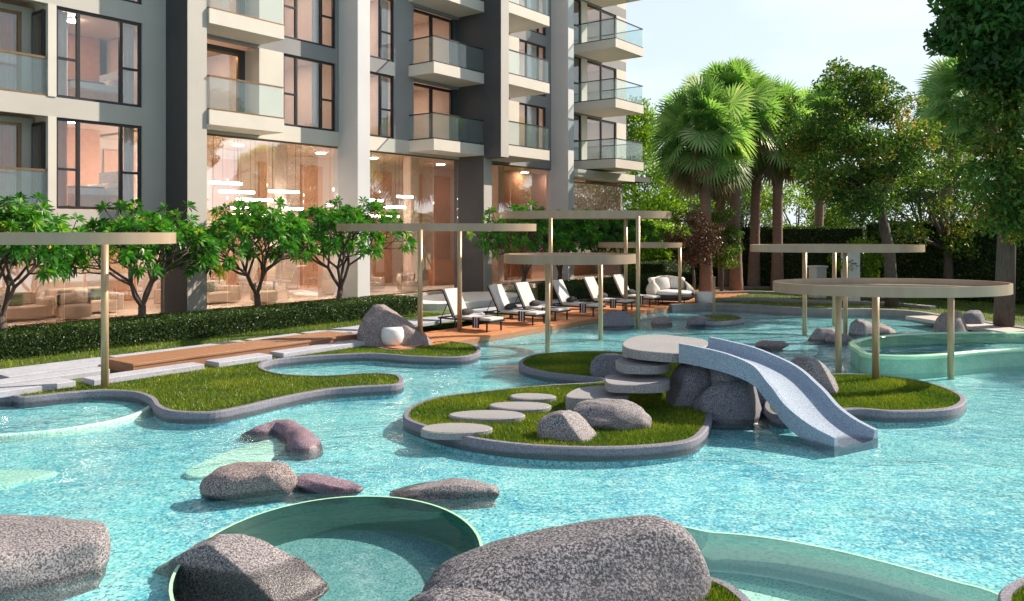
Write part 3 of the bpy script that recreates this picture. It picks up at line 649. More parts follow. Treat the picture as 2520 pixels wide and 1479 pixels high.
cor2 = gi([(2455, 1475), (2485, 1440), (2540, 1422), (2620, 1430), (2680, 1500), (2600, 1580), (2490, 1540)], .12)
island('grass_island', 'turf corner with rounded kerb at the far end of the sunken basin rim', cor2, dens=5000)
far_i = gi([(1690, 783), (1740, 774), (1800, 774), (1830, 784), (1760, 792)], .15)
island('grass_island', 'tiny flat turf islet in front of the far pool wall', far_i, z=.15, dens=300)

# ------------------------------------------------------------------ paving, deck, bench
def local_b(o): o.location = P0; o.rotation_euler = (0, 0, TH); return o
path = MB(); bx(path, -13, 8.5, 5.6, 8.2, .121, .15); path = local_b(path.build('paved_path', M['lawn'])); tag(path, kind='structure')
pv = [(-5.2, -2.9, 6.1, 7.2), (-2.84, .5, 6.1, 7.2), (.56, 2.2, 6.1, 7.2), (2.26, 4.6, 6.1, 7.2), (4.66, 6.6, 6.1, 7.2), (6.66, 9.2, 6.1, 7.0),
      (-1.9, -.45, 8.3, 8.85), (-.3, 2.3, 8.3, 8.85), (-4.4, -2.05, 8.3, 8.8), (-9.4, -4.5, 7.95, 8.62), (-6.2, -3.5, 7.3, 7.85), (-9.5, -6.3, 7.2, 7.85), (9.3, 12.5, 5.6, 6.6), (12.6, 16, 5.6, 6.6)]
for (a, b_, c, d_) in pv:
    p = MB(); p.bbox(a + .06, b_ - .06, -d_ + .03, -c - .03, .13, .245, .02); p.build('paver', M['paver'], path)
rr = random.Random(5)
deck = MB(); bx(deck, 2.3, 25.2, 7.25, 10.02, .05, .118); deck = local_b(deck.build('deck', M['bench'])); tag(deck, kind='structure')
w_ = 7.26
while w_ < 9.95:
    for (a, b_) in ((2.3, 7.0), (7.004, 11.6), (11.604, 16.2), (16.204, 20.8), (20.804, 25.2)):
        m = MB(); bx(m, a + rr.uniform(0, .004), b_, w_, w_ + .134, .119, .15); m.build('plank', M['deck'], deck)
    w_ += .139
bench = local_b(empty('timber_bench', (0, 0, 0), 0, 'long low solid timber bench between two rows of stone pavers', 'bench'))
for k in range(7):
    m = MB(); m.bbox(-3.35, 2.4, -(7.2 + (k + 1) * .155) + .004, -(7.2 + k * .155), .31, .36, .008); m.build('plank', M['bench'], bench)
m = MB(); bx(m, -3.33, 2.38, 7.22, 8.26, .15, .309); m.build('body', M['bench'], bench)

# plinth step in front of the lobby door
st = spline([B(9.6, 2.2), B(11.5, 1.3), B(14.5, 1.2), B(15.6, 2.2), B(15.2, 4.0), B(12.5, 4.6), B(10, 4.0)], 6)
tag(MB().prism(st, .121, .36, .03).build('lobby_step', M['white_stone']), 'low rounded stone step in front of the lobby glass by the dark fin wall', 'step')

# ------------------------------------------------------------------ rocks
def rock_mesh(size, seed, cuts=7, shear=0.0, rough=.10, sub=4, flat=None, power=2.6, bottom=-.45):
    bm = bmesh.new(); bmesh.ops.create_icosphere(bm, subdivisions=sub, radius=1.0); rs_ = random.Random(seed)
    planes = []
    for k in range(cuts):
        n_ = Vector((rs_.gauss(0, 1), rs_.gauss(0, 1), rs_.gauss(.15, .7))).normalized(); planes.append((n_, rs_.uniform(.62, .86)))
    for (n_, d_) in (flat or []): planes.append((Vector(n_).normalized(), d_))
    off = Vector((seed * 3.1, seed * 1.7, seed * .9))
    for v in bm.verts:
        p = v.co.copy(); s_ = (abs(p.x) ** power + abs(p.y) ** power + abs(p.z) ** power) ** (-1 / power); p *= s_
        for (n_, d_) in planes:
            e = p.dot(n_) - d_
            if e > 0: p -= n_ * e * .86
        p *= 1 + rough * (mnoise.noise(p * 1.3 + off) + .45 * mnoise.noise(p * 3.1 + off) + .14 * mnoise.noise(p * 9 + off))
        if p.z > 0: p.z *= 1 + shear * p.x
        if p.z < bottom: p.z = bottom + (p.z - bottom) * .15
        v.co = Vector((p.x * size[0], p.y * size[1], p.z * size[2]))
    me = bpy.data.meshes.new('rock'); bm.to_mesh(me); bm.free(); return me
def rock(x0, x1, yt, yb, label, mat='rock', z0=0.0, ratio=.75, seed=1, rz=0.0, sink=.30, name='boulder', **kw):
    """x0..x1, top and foot row in the photo; the foot row fixes the distance on the level it stands on"""
    Yf = (H - z0) * F / (yb - HZ); wid = (x1 - x0) / F * Yf; dep = wid * ratio; Yc = Yf + dep * .45
    wid = (x1 - x0) / F * Yc; Xc = ((x0 + x1) / 2 - CX) / F * Yc
    zt = H - (yt - HZ) / F * (Yc + dep * .1); hgt = max(.12, zt - z0)
    tot = hgt * (1 + sink); bott = -.9
    low = .14
    me = rock_mesh((wid / 2 * 1.06, dep / 2 * 1.06, 1.0), seed, bottom=-2, **kw)
    zs = [v.co.z for v in me.vertices]; zu, zd = max(zs), -min(zs)
    for v in me.vertices:
        if v.co.z > 0: v.co.z = v.co.z / zu * hgt
        else:
            q = -v.co.z / zd; v.co.z = -q * low
            if q < .95: k_ = min(1.25, 1 / (1 - q ** 2.6) ** (1 / 2.6)); v.co.x *= k_; v.co.y *= k_
    o = mesh_obj(name, me, M[mat], None, True)
    o.rotation_euler = (0, 0, rz); o.location = (Xc, Yc, z0); return tag(o, label, 'rock')
rock(1060, 1722, 1282, 1550, 'largest coarse grey boulder with a pitted rounded top beside the sunken basin', 'rock_big', ratio=.55, seed=3, rz=.10, sub=6, cuts=0, rough=.07, power=3.0, flat=[((.1, -.75, .65), .82)], shear=.42)
rock(950, 1290, 1448, 1600, 'low rounded grey boulder in front of the largest boulder', 'rock_big', ratio=.6, seed=14, sub=5, cuts=3)
rock(-230, 205, 1306, 1500, 'flat-topped speckled grey boulder standing in shallow turquoise water', 'rock', ratio=.8, seed=5, sub=5, cuts=0, power=3.2, flat=[((.12, -.1, 1), .5), ((.66, -.75, .05), .42)], rz=0)
rock(372, 805, 1316, 1478, 'angular speckled boulder with a dark flat side inside the sunken tub', 'rock', z0=-.14, ratio=.5, seed=21, sub=5, cuts=5, flat=[((-.5, -.8, .1), .45), ((.6, -.2, .8), .5)], rz=-.1)
rock(510, 748, 1134, 1226, 'humped granite rock breaking the water behind the tub rim', 'rock_warm', ratio=.55, seed=6, sub=5, rz=.2)
rock(712, 895, 1170, 1212, 'low purple-brown rock touching the humped granite rock', 'rock_purple', ratio=.5, seed=8, rz=-.2, sub=5)
rock(968, 1215, 1181, 1232, 'smooth pale-tailed rock alone in the open water', 'rock', ratio=.5, seed=9, rz=-.1, sub=5)
# hook-shaped rock
def hook():
    pts = [G(598, 1046, .1), G(640, 1031, .2), G(690, 1026, .2), G(735, 1046, .18), G(748, 1080, .12), G(735, 1108, .02)]
    C = spline(pts, 5, False); zz = np.interp(np.linspace(0, 1, len(C)), [0, .2, .5, .8, 1], [-.03, .0, .03, .0, -.1]); rad = np.interp(np.linspace(0, 1, len(C)), [0, .15, .5, .85, 1], [.05, .14, .20, .24, .12])
    m = MB(); m.tube([(p.x, p.y, z_ - .06) for p, z_ in zip(C, zz)], list(rad), 24); o = m.build('boulder', M['rock_purple'], None, True)
    me = o.data
    bm = bmesh.new(); bm.from_mesh(me); bmesh.ops.subdivide_edges(bm, edges=bm.edges[:], cuts=1, use_grid_fill=True)
    for v in bm.verts: v.co += v.normal * (.05 * mnoise.noise(v.co * 3) + .012 * mnoise.noise(v.co * 11))
    bm.to_mesh(me); bm.free(); me.polygons.foreach_set('use_smooth', [True] * len(me.polygons)); tag(o, 'hook-shaped purple-grey rock curling round a pale ledge', 'rock')
hook()
rock(1328, 1492, 1007, 1088, 'pointed speckled rock with one bright side on the turf island', 'rock', z0=.12, ratio=.7, seed=31, sub=5, cuts=4, flat=[((.75, -.25, .6), .45)], sink=.12)
rock(1385, 1590, 982, 1060, 'broad rounded rock just behind the pointed rock on the turf island', 'rock', z0=.12, ratio=.7, seed=12, sub=5, cuts=4, sink=.12)
rock(1712, 1892, 922, 1040, 'large dark smooth boulder under the slide at the water', 'rock_dark', ratio=.7, seed=41, sub=5, cuts=1, rough=.06, flat=[((.9, -.3, .25), .66)])
rock(1640, 1790, 888, 1000, 'tall dark boulder holding up the slide platform', 'rock_dark', z0=.15, ratio=.8, seed=17, sub=5, cuts=2, rough=.07, power=2.3)
rock(1456, 1560, 868, 932, 'grey rock on the turf left of the floating stone steps', 'rock_dark', z0=.12, ratio=.8, seed=23, cuts=4, sink=.1)
rock(1930, 2058, 876, 975, 'pale-tipped rock leaning behind the slide chute', 'rock', z0=.1, ratio=.8, seed=29, cuts=5)
rock(1820, 1935, 900, 1000, 'dark rock in the shade beneath the slide chute', 'rock_dark', z0=0, ratio=.8, seed=33, cuts=5)
rock(886, 1068, 746, 850, 'big dark striated boulder on the deck behind the white drum stool', 'rock_warm', z0=.15, ratio=.75, seed=44, sub=5, cuts=5, power=2.8, flat=[((.6, -.1, .8), .55)], rz=.15, sink=.08)
for i, (a, b_, c, d_, lb, mt) in enumerate([
    (1478, 1568, 764, 806, 'rounded grey rock at the deck edge by the pergola posts', 'rock_dark'),
    (1602, 1655, 779, 800, 'small low rock in the water near the far deck end', 'rock_warm'),
    (1688, 1765, 778, 802, 'low grey rock in front of the tiny turf islet', 'rock_dark'),
    (1984, 2062, 806, 840, 'smooth dark rock left of the paired rocks in the far water', 'rock'),
    (2028, 2100, 820, 845, 'flatter dark rock leaning on the smooth rock in the far water', 'rock'),
    (2088, 2150, 786, 826, 'pale upright rock behind the raised spa', 'rock'),
    (2135, 2205, 797, 824, 'low pale rock beside the upright rock behind the raised spa', 'rock_warm'),
    (2163, 2325, 818, 850, 'long low speckled rock on the lip of the raised spa', 'rock'),
    (2298, 2392, 765, 822, 'big pale boulder on the pink stone shore', 'rock_warm'),
    (2365, 2435, 763, 805, 'dark jagged boulder behind the big pale shore boulder', 'rock_dark'),
    (1848, 1938, 837, 857, 'barely emerging rock in open water behind the slide', 'rock_warm')]):
    rock(a, b_, c, d_, lb, mt, z0=.1 if i in (8, 9) else 0, ratio=.7, seed=51 + i, cuts=5, rz=i * .7 % 1.0)

# ------------------------------------------------------------------ stepping stones, floating steps, slide
def disk_px(xc, yc, wpx, zt, ratio, th, label, name='stepping_stone', rz=0, seed=0, cat='stone', squash=1.0):
    c = G(xc, yc, zt); a = wpx / F * c.y / 2; rs_ = random.Random(seed)
    P = []
    for k in range(40):
        t = 2 * math.pi * k / 40; r = 1 + .04 * math.sin(2 * t + seed) + .03 * math.sin(3 * t + seed * 2)
        P.append(Vector((a * r * math.cos(t), a * ratio * r * math.sin(t), 0)))
    o = MB().prism(P, -th, 0, .02).build(name, M['step']); o.location = c; o.rotation_euler = (0, 0, rz); return tag(o, label, cat)
disk_px(1122, 1052, 170, .205, .62, .10, 'largest flat stepping stone near the kerb tip of the turf island', seed=1)
disk_px(1200, 1019, 182, .205, .55, .10, 'second flat stepping stone after the largest one', seed=2)
disk_px(1281, 997, 152, .205, .60, .10, 'third flat stepping stone between the second stone and the round one', seed=3)
disk_px(1310, 974, 118, .205, .60, .10, 'smallest flat stepping stone at the kerb beside the lowest stone step', seed=4)
def slab_px(pts, z, th, label):
    P = spline([G(x, y, z) for x, y in pts], 6); c = sum(P, Vector()) / len(P); Q = [p - c for p in P]
    o = MB().prism(Q, -th, 0, .015).build('stone_step', M['step']); o.location = (c.x, c.y, z); return tag(o, label, 'step')
slab_px([(1392, 975), (1420, 955), (1480, 948), (1530, 956), (1546, 970), (1500, 978), (1440, 980)], .36, .25, 'lowest thick stone step of the slide stair on the turf')
slab_px([(1488, 930), (1500, 922), (1570, 920), (1630, 922), (1649, 934), (1630, 945), (1560, 947), (1500, 944)], .57, .13, 'second cantilevered stone step above the lowest step')
slab_px([(1515, 888), (1530, 880), (1590, 878), (1640, 885), (1648, 894), (1610, 901), (1540, 899)], .78, .13, 'third cantilevered stone step under the slide platform')
slab_px([(1532, 843), (1560, 828), (1620, 823), (1690, 829), (1735, 836), (1740, 850), (1680, 868), (1600, 865), (1545, 857)], 1.0, .15, 'wide top stone platform leading into the slide')
def slide():
    root = empty('water_slide', (4.9, 11.4, 0), label='curved blue terrazzo chute slide running down into the pool', cat='slide')
    ctl = [(2.98, 13.22, .965), (3.22, 13.02, .94), (3.64, 12.70, .86), (4.00, 12.40, .70), (4.22, 12.10, .46), (4.38, 11.80, .22), (4.55, 11.50, .07), (4.74, 11.18, -.02)]
    n = 48; C = []
    for k in range(n + 1):
        t = k / n * (len(ctl) - 1); i = min(int(t), len(ctl) - 2); u = t - i
        p = [Vector(ctl[max(0, min(len(ctl) - 1, i + j))]) for j in (-1, 0, 1, 2)]
        C.append(.5 * ((2 * p[1]) + (p[2] - p[0]) * u + (2 * p[0] - 5 * p[1] + 4 * p[2] - p[3]) * u * u + (3 * p[1] - p[0] - 3 * p[2] + p[3]) * u ** 3))
    def cross(hw, wh, th): # profile points: outer left bottom up over the wall, trough, right wall
        pr = [(-hw - th, -th * 1.2), (-hw - th, wh), (-hw, wh)]
        for k in range(9):
            a = math.pi * k / 8; pr.append((-hw * math.cos(a) * 1.0, wh * .75 - wh * .75 * math.sin(a) ** .6))
        pr += [(hw, wh), (hw + th, wh), (hw + th, -th * 1.2)]; return pr
    m = MB(); v = []; f = []; K = None
    for k, p in enumerate(C):
        d = (C[min(k + 1, n)] - C[max(k - 1, 0)]); d.z = 0; d.normalize(); side = Vector((-d.y, d.x, 0))
        u = k / n; pr = cross(.47 - .08 * u, .21 - .03 * u, .075); K = len(pr)
        for (a, b_) in pr: v.append(p + side * a + Vector((0, 0, b_)))
    for k in range(n):
        for j in range(K): f.append((k * K + j, k * K + (j + 1) % K, (k + 1) * K + (j + 1) % K, (k + 1) * K + j))
    f.append(tuple(range(K))); f.append(tuple(n * K + j for j in range(K - 1, -1, -1)))
    m.add([q - Vector((4.9, 11.4, 0)) for q in v], f); o = m.build('chute', M['slide'], root, True)
    mod = o.modifiers.new('edge', 'EDGE_SPLIT'); mod.split_angle = R(50)
    pc = MB().tube([(-1.5, 1.5, .0), (-1.5, 1.5, .45), (-1.5, 1.5, .84)], [.30, .22, .28], 16); pc.build('support', M['rock_dark'], root, True)
slide()
# ------------------------------------------------------------------ raised spa on the right
spa_root = empty('raised_spa', (0, 0, 0), label='raised curving spa with green mosaic wall in front of the far rocks', cat='spa')
sp = spline([G(2112, 905), G(2140, 917), G(2230, 921), G(2330, 915), G(2420, 906), G(2540, 900), G(2700, 905), Vector((15.5, 18.0, 0)), Vector((14.5, 20.2, 0)), Vector((11.5, 20.6, 0)), Vector((9.2, 20.0, 0)), Vector((7.9, 18.9, 0))], 8)
P = sp if area2(sp) > 0 else sp[::-1]
Q = offset_poly(P, .14); n = len(P)
m = MB(); m.add([(p.x, p.y, -.37) for p in P] + [(p.x, p.y, .30) for p in P], [(i, (i + 1) % n, n + (i + 1) % n, n + i) for i in range(n)]); m.build('wall', M['spa_wall'], spa_root, True)
Pl = offset_poly(P, -.05)
m = MB(); m.add([(p.x, p.y, .30) for p in P] + [(p.x, p.y, .302) for p in Pl] + [(p.x, p.y, .375) for p in Pl] + [(p.x, p.y, .395) for p in offset_poly(P, .02)] + [(p.x, p.y, .36) for p in Q] + [(p.x, p.y, .1) for p in Q],
      [(k * n + i, k * n + (i + 1) % n, (k + 1) * n + (i + 1) % n, (k + 1) * n + i) for k in range(5) for i in range(n)]); m.build('lip', M['acrylic_rim'], spa_root, True)
t = sheet('floor', Q, [], .12, M['floor_pool']); del t['kind']; t.parent = spa_root
t = sheet('water_surface', Q, [], .372, M['water_tub']); del t['kind']; t.parent = spa_root

# ------------------------------------------------------------------ far shore walls and terraces
def kerb_line(name, pts, z0, z1, wd, mat):
    P = [Vector((p.x, p.y, 0)) for p in pts]; m = MB(); v = []; f = []
    for i, p in enumerate(P):
        d = (P[min(i + 1, len(P) - 1)] - P[max(i - 1, 0)]).normalized(); s_ = Vector((-d.y, d.x, 0)) * wd
        v += [(p.x - s_.x * .02, p.y - s_.y * .02, z0), (p.x - s_.x * .02, p.y - s_.y * .02, z1), (p.x + s_.x, p.y + s_.y, z1), (p.x + s_.x, p.y + s_.y, z0)]
        if i:
            b = 4 * i
            f += [(b - 4 + k, b + k, b + (k + 1) % 4, b - 4 + (k + 1) % 4) for k in range(4)]
    m.add(v, f + [(3, 2, 1, 0), tuple(len(v) - 4 + k for k in range(4))]); return m.build(name, mat)
tag(kerb_line('shore_wall', shore_far, -.25, .22, .28, M['shore_dark']), 'low grey stone wall curving along the far pool edge', 'wall')
rt = spline([G(2230, 770, .3), G(2330, 785, .3), G(2420, 800, .3), G(2560, 820, .3), G(2700, 850, .3)], 6, False)
tag(kerb_line('shore_paving', rt, .10, .20, 1.0, M['shore']), 'wide pinkish stone shore beside the big pale boulder', 'paving')
for i, (pp, lb) in enumerate((([(1735, 742), (1850, 740), (1960, 745), (2060, 748), (2180, 752), (2290, 762)], 'lower of the stone terrace edges on the lawn bank behind the pool'),
                              ([(1745, 726), (1850, 723), (1960, 727), (2080, 731), (2200, 736)], 'middle stone terrace edge on the lawn bank behind the pool'),
                              ([(1760, 714), (1860, 711), (1960, 713), (2060, 716)], 'upper stone terrace edge below the palm trunks'))):
    tag(kerb_line('terrace_edge', spline([G(x, y, .12) for x, y in pp], 5, False), .11, .24, .3, M['shore_dark']), lb, 'terrace')

def lawn(label, poly, dens):
    P_ = [Vector((p[0], p[1], 0)) for p in poly]; g_ = blades(P_, .118, dens, .04, .10, 'lawn_grass'); tag(g_, label, 'grass', kind='stuff')
lawn('short lawn between the low hedge and the pavers', [B(-13, 4.3), B(9, 4.3), B(9, 6.1), B(-13, 6.1)], 420)
lawn('grass around the outer pavers by the low hedge', [B(-13, 6.1), B(-5.2, 6.1), B(-5.2, 8.3), B(-13, 8.3)], 420)
lawn('grass strip behind the sun loungers', [B(9, 5.6), B(26, 6.5), B(26, 7.24), B(7, 7.24)], 300)
lawn('lawn bank behind the far pool wall', [G(1680, 757, .12), G(1850, 757, .12), G(2060, 766, .12), G(2250, 770, .12), G(2540, 800, .12), Vector((25, 27, 0)), Vector((20, 38, 0)), Vector((9, 42, 0)), Vector((7, 36, 0))], 150)
for px_, yb_, yt_, lb in ((2012, 733, 659, 'white square stone pillar behind the far ring pergola, nearer the palms'), (2093, 742, 620, 'taller grey-white stone pillar behind the far ring pergola posts')):
    q = G(px_, yb_, .12); o = empty('stone_pillar', q, .3, lb, 'pillar', 'stone pillars on the lawn bank'); h_ = D(px_, yt_, q.y).z - .12
    MB().bbox(-.26, .26, -.26, .26, 0, h_, .02).build('shaft', M['white_stone'], o); MB().bbox(-.31, .31, -.31, .31, h_ + .002, h_ + .09, .02).build('cap', M['white_stone'], o)
# ------------------------------------------------------------------ ring pergolas
def pergola(label, cx, Yc, a, b_, z, posts, band=.24, rot=0.0, pr=.065, lip=.34):
    """elliptical hoop on posts; posts = [(x px, foot row or None, Y, foot z)]"""
    root = empty('ring_pergola', ((cx - CX) / F * Yc, Yc, 0), label=label, cat='pergola', group='bronze ring pergolas over the pool')
    X0, Y0 = root.location.x, root.location.y
    E = ellipse(0, 0, a, b_, 72, rot); I1 = offset_poly(E, .05); I2 = offset_poly(E, lip); n = len(E)
    m = MB(); rings = [(E, z), (E, z + band), (I1, z + band), (I1, z + .07), (I2, z + .07), (I2, z + .02), (I1, z)]
    v = [(p.x, p.y, zz) for R_, zz in rings for p in R_]; K = len(rings)
    m.add(v, [(k * n + i, k * n + (i + 1) % n, ((k + 1) % K) * n + (i + 1) % n, ((k + 1) % K) * n + i) for k in range(K) for i in range(n)])
    o = m.build('hoop', M['ring'], root, True); mod = o.modifiers.new('edge', 'EDGE_SPLIT'); mod.split_angle = R(40)
    for (px, Yp, zf) in posts:
        x = (px - CX) / F * Yp - X0; y = Yp - Y0
        p = MB().tube([(x, y, zf), (x, y, z + .04)], pr, 16).build('post', M['gold'], root, True)
    return root
def yz(y, z=0.0): return (H - z) * F / (y - HZ)
pergola('ring pergola with one thick post standing on the round underwater ledge', 105, 14.6, 2.33, 1.4, 2.72, [(258, yz(985, -.1), -.1)], .20)
pergola('wide ring pergola over the boulder and the first lounger', 1075, 22.2, 2.72, 1.6, 2.94, [(1034, yz(845, .14), .14), (1131, yz(815, .14), .14)], .2)
pergola('highest ring pergola, over the middle loungers and deck edge', 1440, 27.5, 2.9, 1.6, 3.36, [(1355, 27.2, .14), (1570, yz(803), -.4), (1540, 28.6, .14)], .24)
pergola('low ring pergola with two posts standing in the water before the loungers', 1402, 21.5, 1.74, 1.3, 2.10, [(1348, yz(858), -.6), (1478, yz(828), -.6)], .24)
pergola('distant small ring pergola near the round daybed', 1575, 33.0, 1.7, 1.2, 2.28, [(1673, yz(752, .14), .14)], .2)
pergola('straight-looking ring pergola with three posts in the far pool', 2059, 24.2, 2.55, 1.3, 2.33, [(1980, yz(818), -.6), (2053, yz(795), -.6), (2080, yz(822), -.6)], .21)
pergola('large ring pergola over the oval turf island and raised spa', 2190, 16.0, 2.26, 1.45, 1.75, [(2063, yz(908), -.6), (2155, yz(935, .12), .11), (2340, 16.72, -.24)], .19)
m = empty('garden_pole', G(1757, 776), label='thin upright pole at the far pool wall beside the palm trunk', cat='pole')
MB().tube([(0, 0, -.1), (0, 0, 1.3)], .05, 10).build('shaft', M['gold'], m, True); MB().lathe([(.07, 1.3), (.075, 1.33), (.02, 1.36)], 12).build('cap', M['gold'], m)

# ------------------------------------------------------------------ loungers and other furniture
def make_lounger():
    o = empty('sun_lounger', (0, 0, 0), 0, 'x', 'sun lounger', 'sun loungers lined up on the deck')
    f = MB()
    for sy in (-.33, .30): f.box(-.95, .98, sy, sy + .03, .27, .31)
    f.box(.95, .979, -.30, .30, .27, .31); f.box(-.949, -.92, -.30, .30, .27, .31); f.box(-.38, -.35, -.30, .30, .272, .308); f.build('frame', M['black'], o)
    for x in (-.86, .86):
        for y in (-.315, .315): MB().box(x - .018, x + .018, y - .018, y + .018, 0, .269).build('leg', M['black'], o)
    c = MB().bbox(-.34, .97, -.31, .31, .312, .385, .03).build('seat_cushion', M['cushion'], o)
    ang = R(118); L_ = .88; dx, dz = math.cos(ang), math.sin(ang); nx, nz_ = dz, -dx
    def slabq(t0, t1, yy, l0=0.0, l1=L_):
        m = MB(); pts = [(-.36 + dx * l + nx * t, .33 + dz * l + nz_ * t) for l, t in ((l0, t0), (l1, t0), (l1, t1), (l0, t1))]
        v = [(x, y, z) for y in (-yy, yy) for x, z in pts]; m.add(v, [(0, 1, 2, 3), (7, 6, 5, 4), (0, 4, 5, 1), (1, 5, 6, 2), (2, 6, 7, 3), (3, 7, 4, 0)]); return m
    slabq(-.035, -.002, .33).build('back_frame', M['black'], o); slabq(0, .07, .31, .03, L_ - .01).build('back_cushion', M['cushion'], o)
    MB().tube([(-.36 + dx * .5, -.28, .33 + dz * .5), (-.86, -.28, .30)], .012, 6).build('prop', M['black'], o)
    MB().tube([(-.15, -.26, .47), (-.15, -.1, .49), (-.15, .1, .49), (-.15, .26, .47)], [.06, .095, .095, .06], 12).build('roll_pillow', M['cushion_d'], o, True)
    t = MB(); xs0, xs1 = .36, .60
    t.box(xs0, xs1, -.335, .335, .387, .40); t.box(xs0, xs1, -.35, -.336, .10, .40); t.box(xs0, xs1, .336, .35, .20, .40); tw = t.build('towel', M['towel'], o)
    st_ = MB()
    for a in (.44, .52): st_.box(a, a + .025, -.337, .337, .4005, .403); st_.box(a, a + .025, -.353, -.3505, .10, .402)
    st_.build('stripe', M['white_cloth'], tw)
    return o
lg = make_lounger()
LP = [((-.69, 22.37), 'grey cushioned sun lounger next to the dark deck boulder', 0), ((.575, 23.98), 'grey cushioned sun lounger second along from the dark deck boulder', .05), ((1.36, 25.15), 'grey cushioned sun lounger third along from the dark deck boulder', -.03),
      ((2.62, 26.5), 'grey cushioned sun lounger fourth along from the dark deck boulder', .04), ((3.85, 28.2), 'grey cushioned sun lounger second from the round daybed', 0), ((5.1, 29.9), 'grey cushioned sun lounger right beside the round daybed', -.05)]
for i, ((x, y), lb, dr) in enumerate(LP):
    o = lg if i == 0 else copy_tree(lg)
    c = Vector((x, y, 0)) - NO * .86 + U * .315; o.location = (c.x, c.y, .151); o.rotation_euler = (0, 0, TH - math.pi / 2 + dr); o['label'] = lb
# round daybed
db = empty('round_daybed', G(1650, 746, .15), R(-80), 'round wicker daybed with white cushions and a curved basket back', 'daybed')
MB().lathe([(.70, .14), (.86, .22), (.88, .34), (.80, .36)], 32).build('base', M['cushion_d'], db, True)
MB().lathe([(.80, .362), (.84, .42), (.80, .50), (.2, .52)], 32).build('mattress', M['white_cloth'], db, True)
sh = MB(); v = []; f = []; nu, nv = 28, 9
for i in range(nu + 1):
    t = math.pi * (.32 + 1.36 * i / nu)
    for j in range(nv + 1):
        q = j / nv; hh = .18 + .52 * math.sin(math.pi * i / nu) ** .6; r = .90 + .08 * math.sin(math.pi * q) - .28 * q ** 2
        v.append((r * math.cos(t), r * math.sin(t), .34 + hh * q))
for i in range(nu):
    for j in range(nv):
        a = i * (nv + 1) + j; f.append((a, a + nv + 1, a + nv + 2, a + 1))
o = sh.add(v, f).build('basket_back', M['wicker'], db, True); md = o.modifiers.new('s', 'SOLIDIFY'); md.thickness = .04
for k, (x, y, a) in enumerate(((-.42, -.42, .5), (-.55, 0, 0), (-.42, .42, -.5), (-.2, -.2, .2))):
    p = MB().bbox(-.1, .1, -.3, .3, 0, .46, .08).build('pillow', M['white_cloth'] if k != 3 else M['cushion'], db, True); p.location = (x, y, .525); p.rotation_euler = (0, -.35, a)
for a in (.6, 2.2, 3.9, 5.4): MB().tube([(.62 * math.cos(a), .62 * math.sin(a), 0), (.62 * math.cos(a), .62 * math.sin(a), .16)], .02, 6).build('leg', M['black'], db)
dr_ = MB().lathe([(.19, 0), (.25, .08), (.285, .22), (.27, .36), (.235, .43), (.05, .435)], 28).build('drum_stool', M['ceramic'], None, True); dr_.location = G(966, 849, .151); tag(dr_, 'white barrel shaped ceramic stool in front of the dark deck boulder', 'stool')
pl = empty('round_planter', G(1735, 748, .121), 0, 'white round planter at the foot of the thick palm trunk', 'planter')
MB().lathe([(.33, 0), (.38, .1), (.39, .44), (.36, .46), (.30, .44)], 24).build('pot', M['white_stone'], pl, True)
tb = empty('side_table', B(9.2, 7.9, .151), TH, 'small white side table between two sun loungers', 'table')
MB().lathe([(.24, .36), (.25, .38), (.24, .40)], 20).build('top', M['white_stone'], tb); MB().tube([(0, 0, 0), (0, 0, .36)], .03, 10).build('stem', M['black'], tb); MB().lathe([(.14, 0), (.14, .015)], 16).build('foot', M['black'], tb)

# ------------------------------------------------------------------ vegetation
def unit(v): return v / (np.linalg.norm(v, axis=1, keepdims=True) + 1e-9)
def leaves(C, ln, wd, up=.3, outward=None, ow=.5, droop=.25, seed=0, shade=None):
    """folded diamond leaves at centres C: 2 triangles each side of the midrib as one quad"""
    r = np.random.default_rng(seed); n = len(C)
    d = r.normal(0, 1, (n, 3)); d[:, 2] += up
    if outward is not None: d += outward * ow * 2
    d = unit(d); s = unit(np.cross(d, r.normal(0, 1, (n, 3)))); nn = np.cross(d, s)
    l = ln * r.uniform(.7, 1.25, n)[:, None]; w = wd * r.uniform(.75, 1.2, n)[:, None]
    V = np.zeros((n, 4, 3)); V[:, 0] = C - d * l * .5; V[:, 1] = C + s * w * .5 + nn * w * .12; V[:, 2] = C + d * l * .5 - np.array([0, 0, 1]) * l * droop; V[:, 3] = C - s * w * .5 + nn * w * .12
    rd = np.clip(r.beta(2, 2.2, n) if shade is None else shade + r.normal(0, .16, n), 0, 1)
    return V.reshape(-1, 3), np.arange(4 * n).reshape(-1, 4), rd

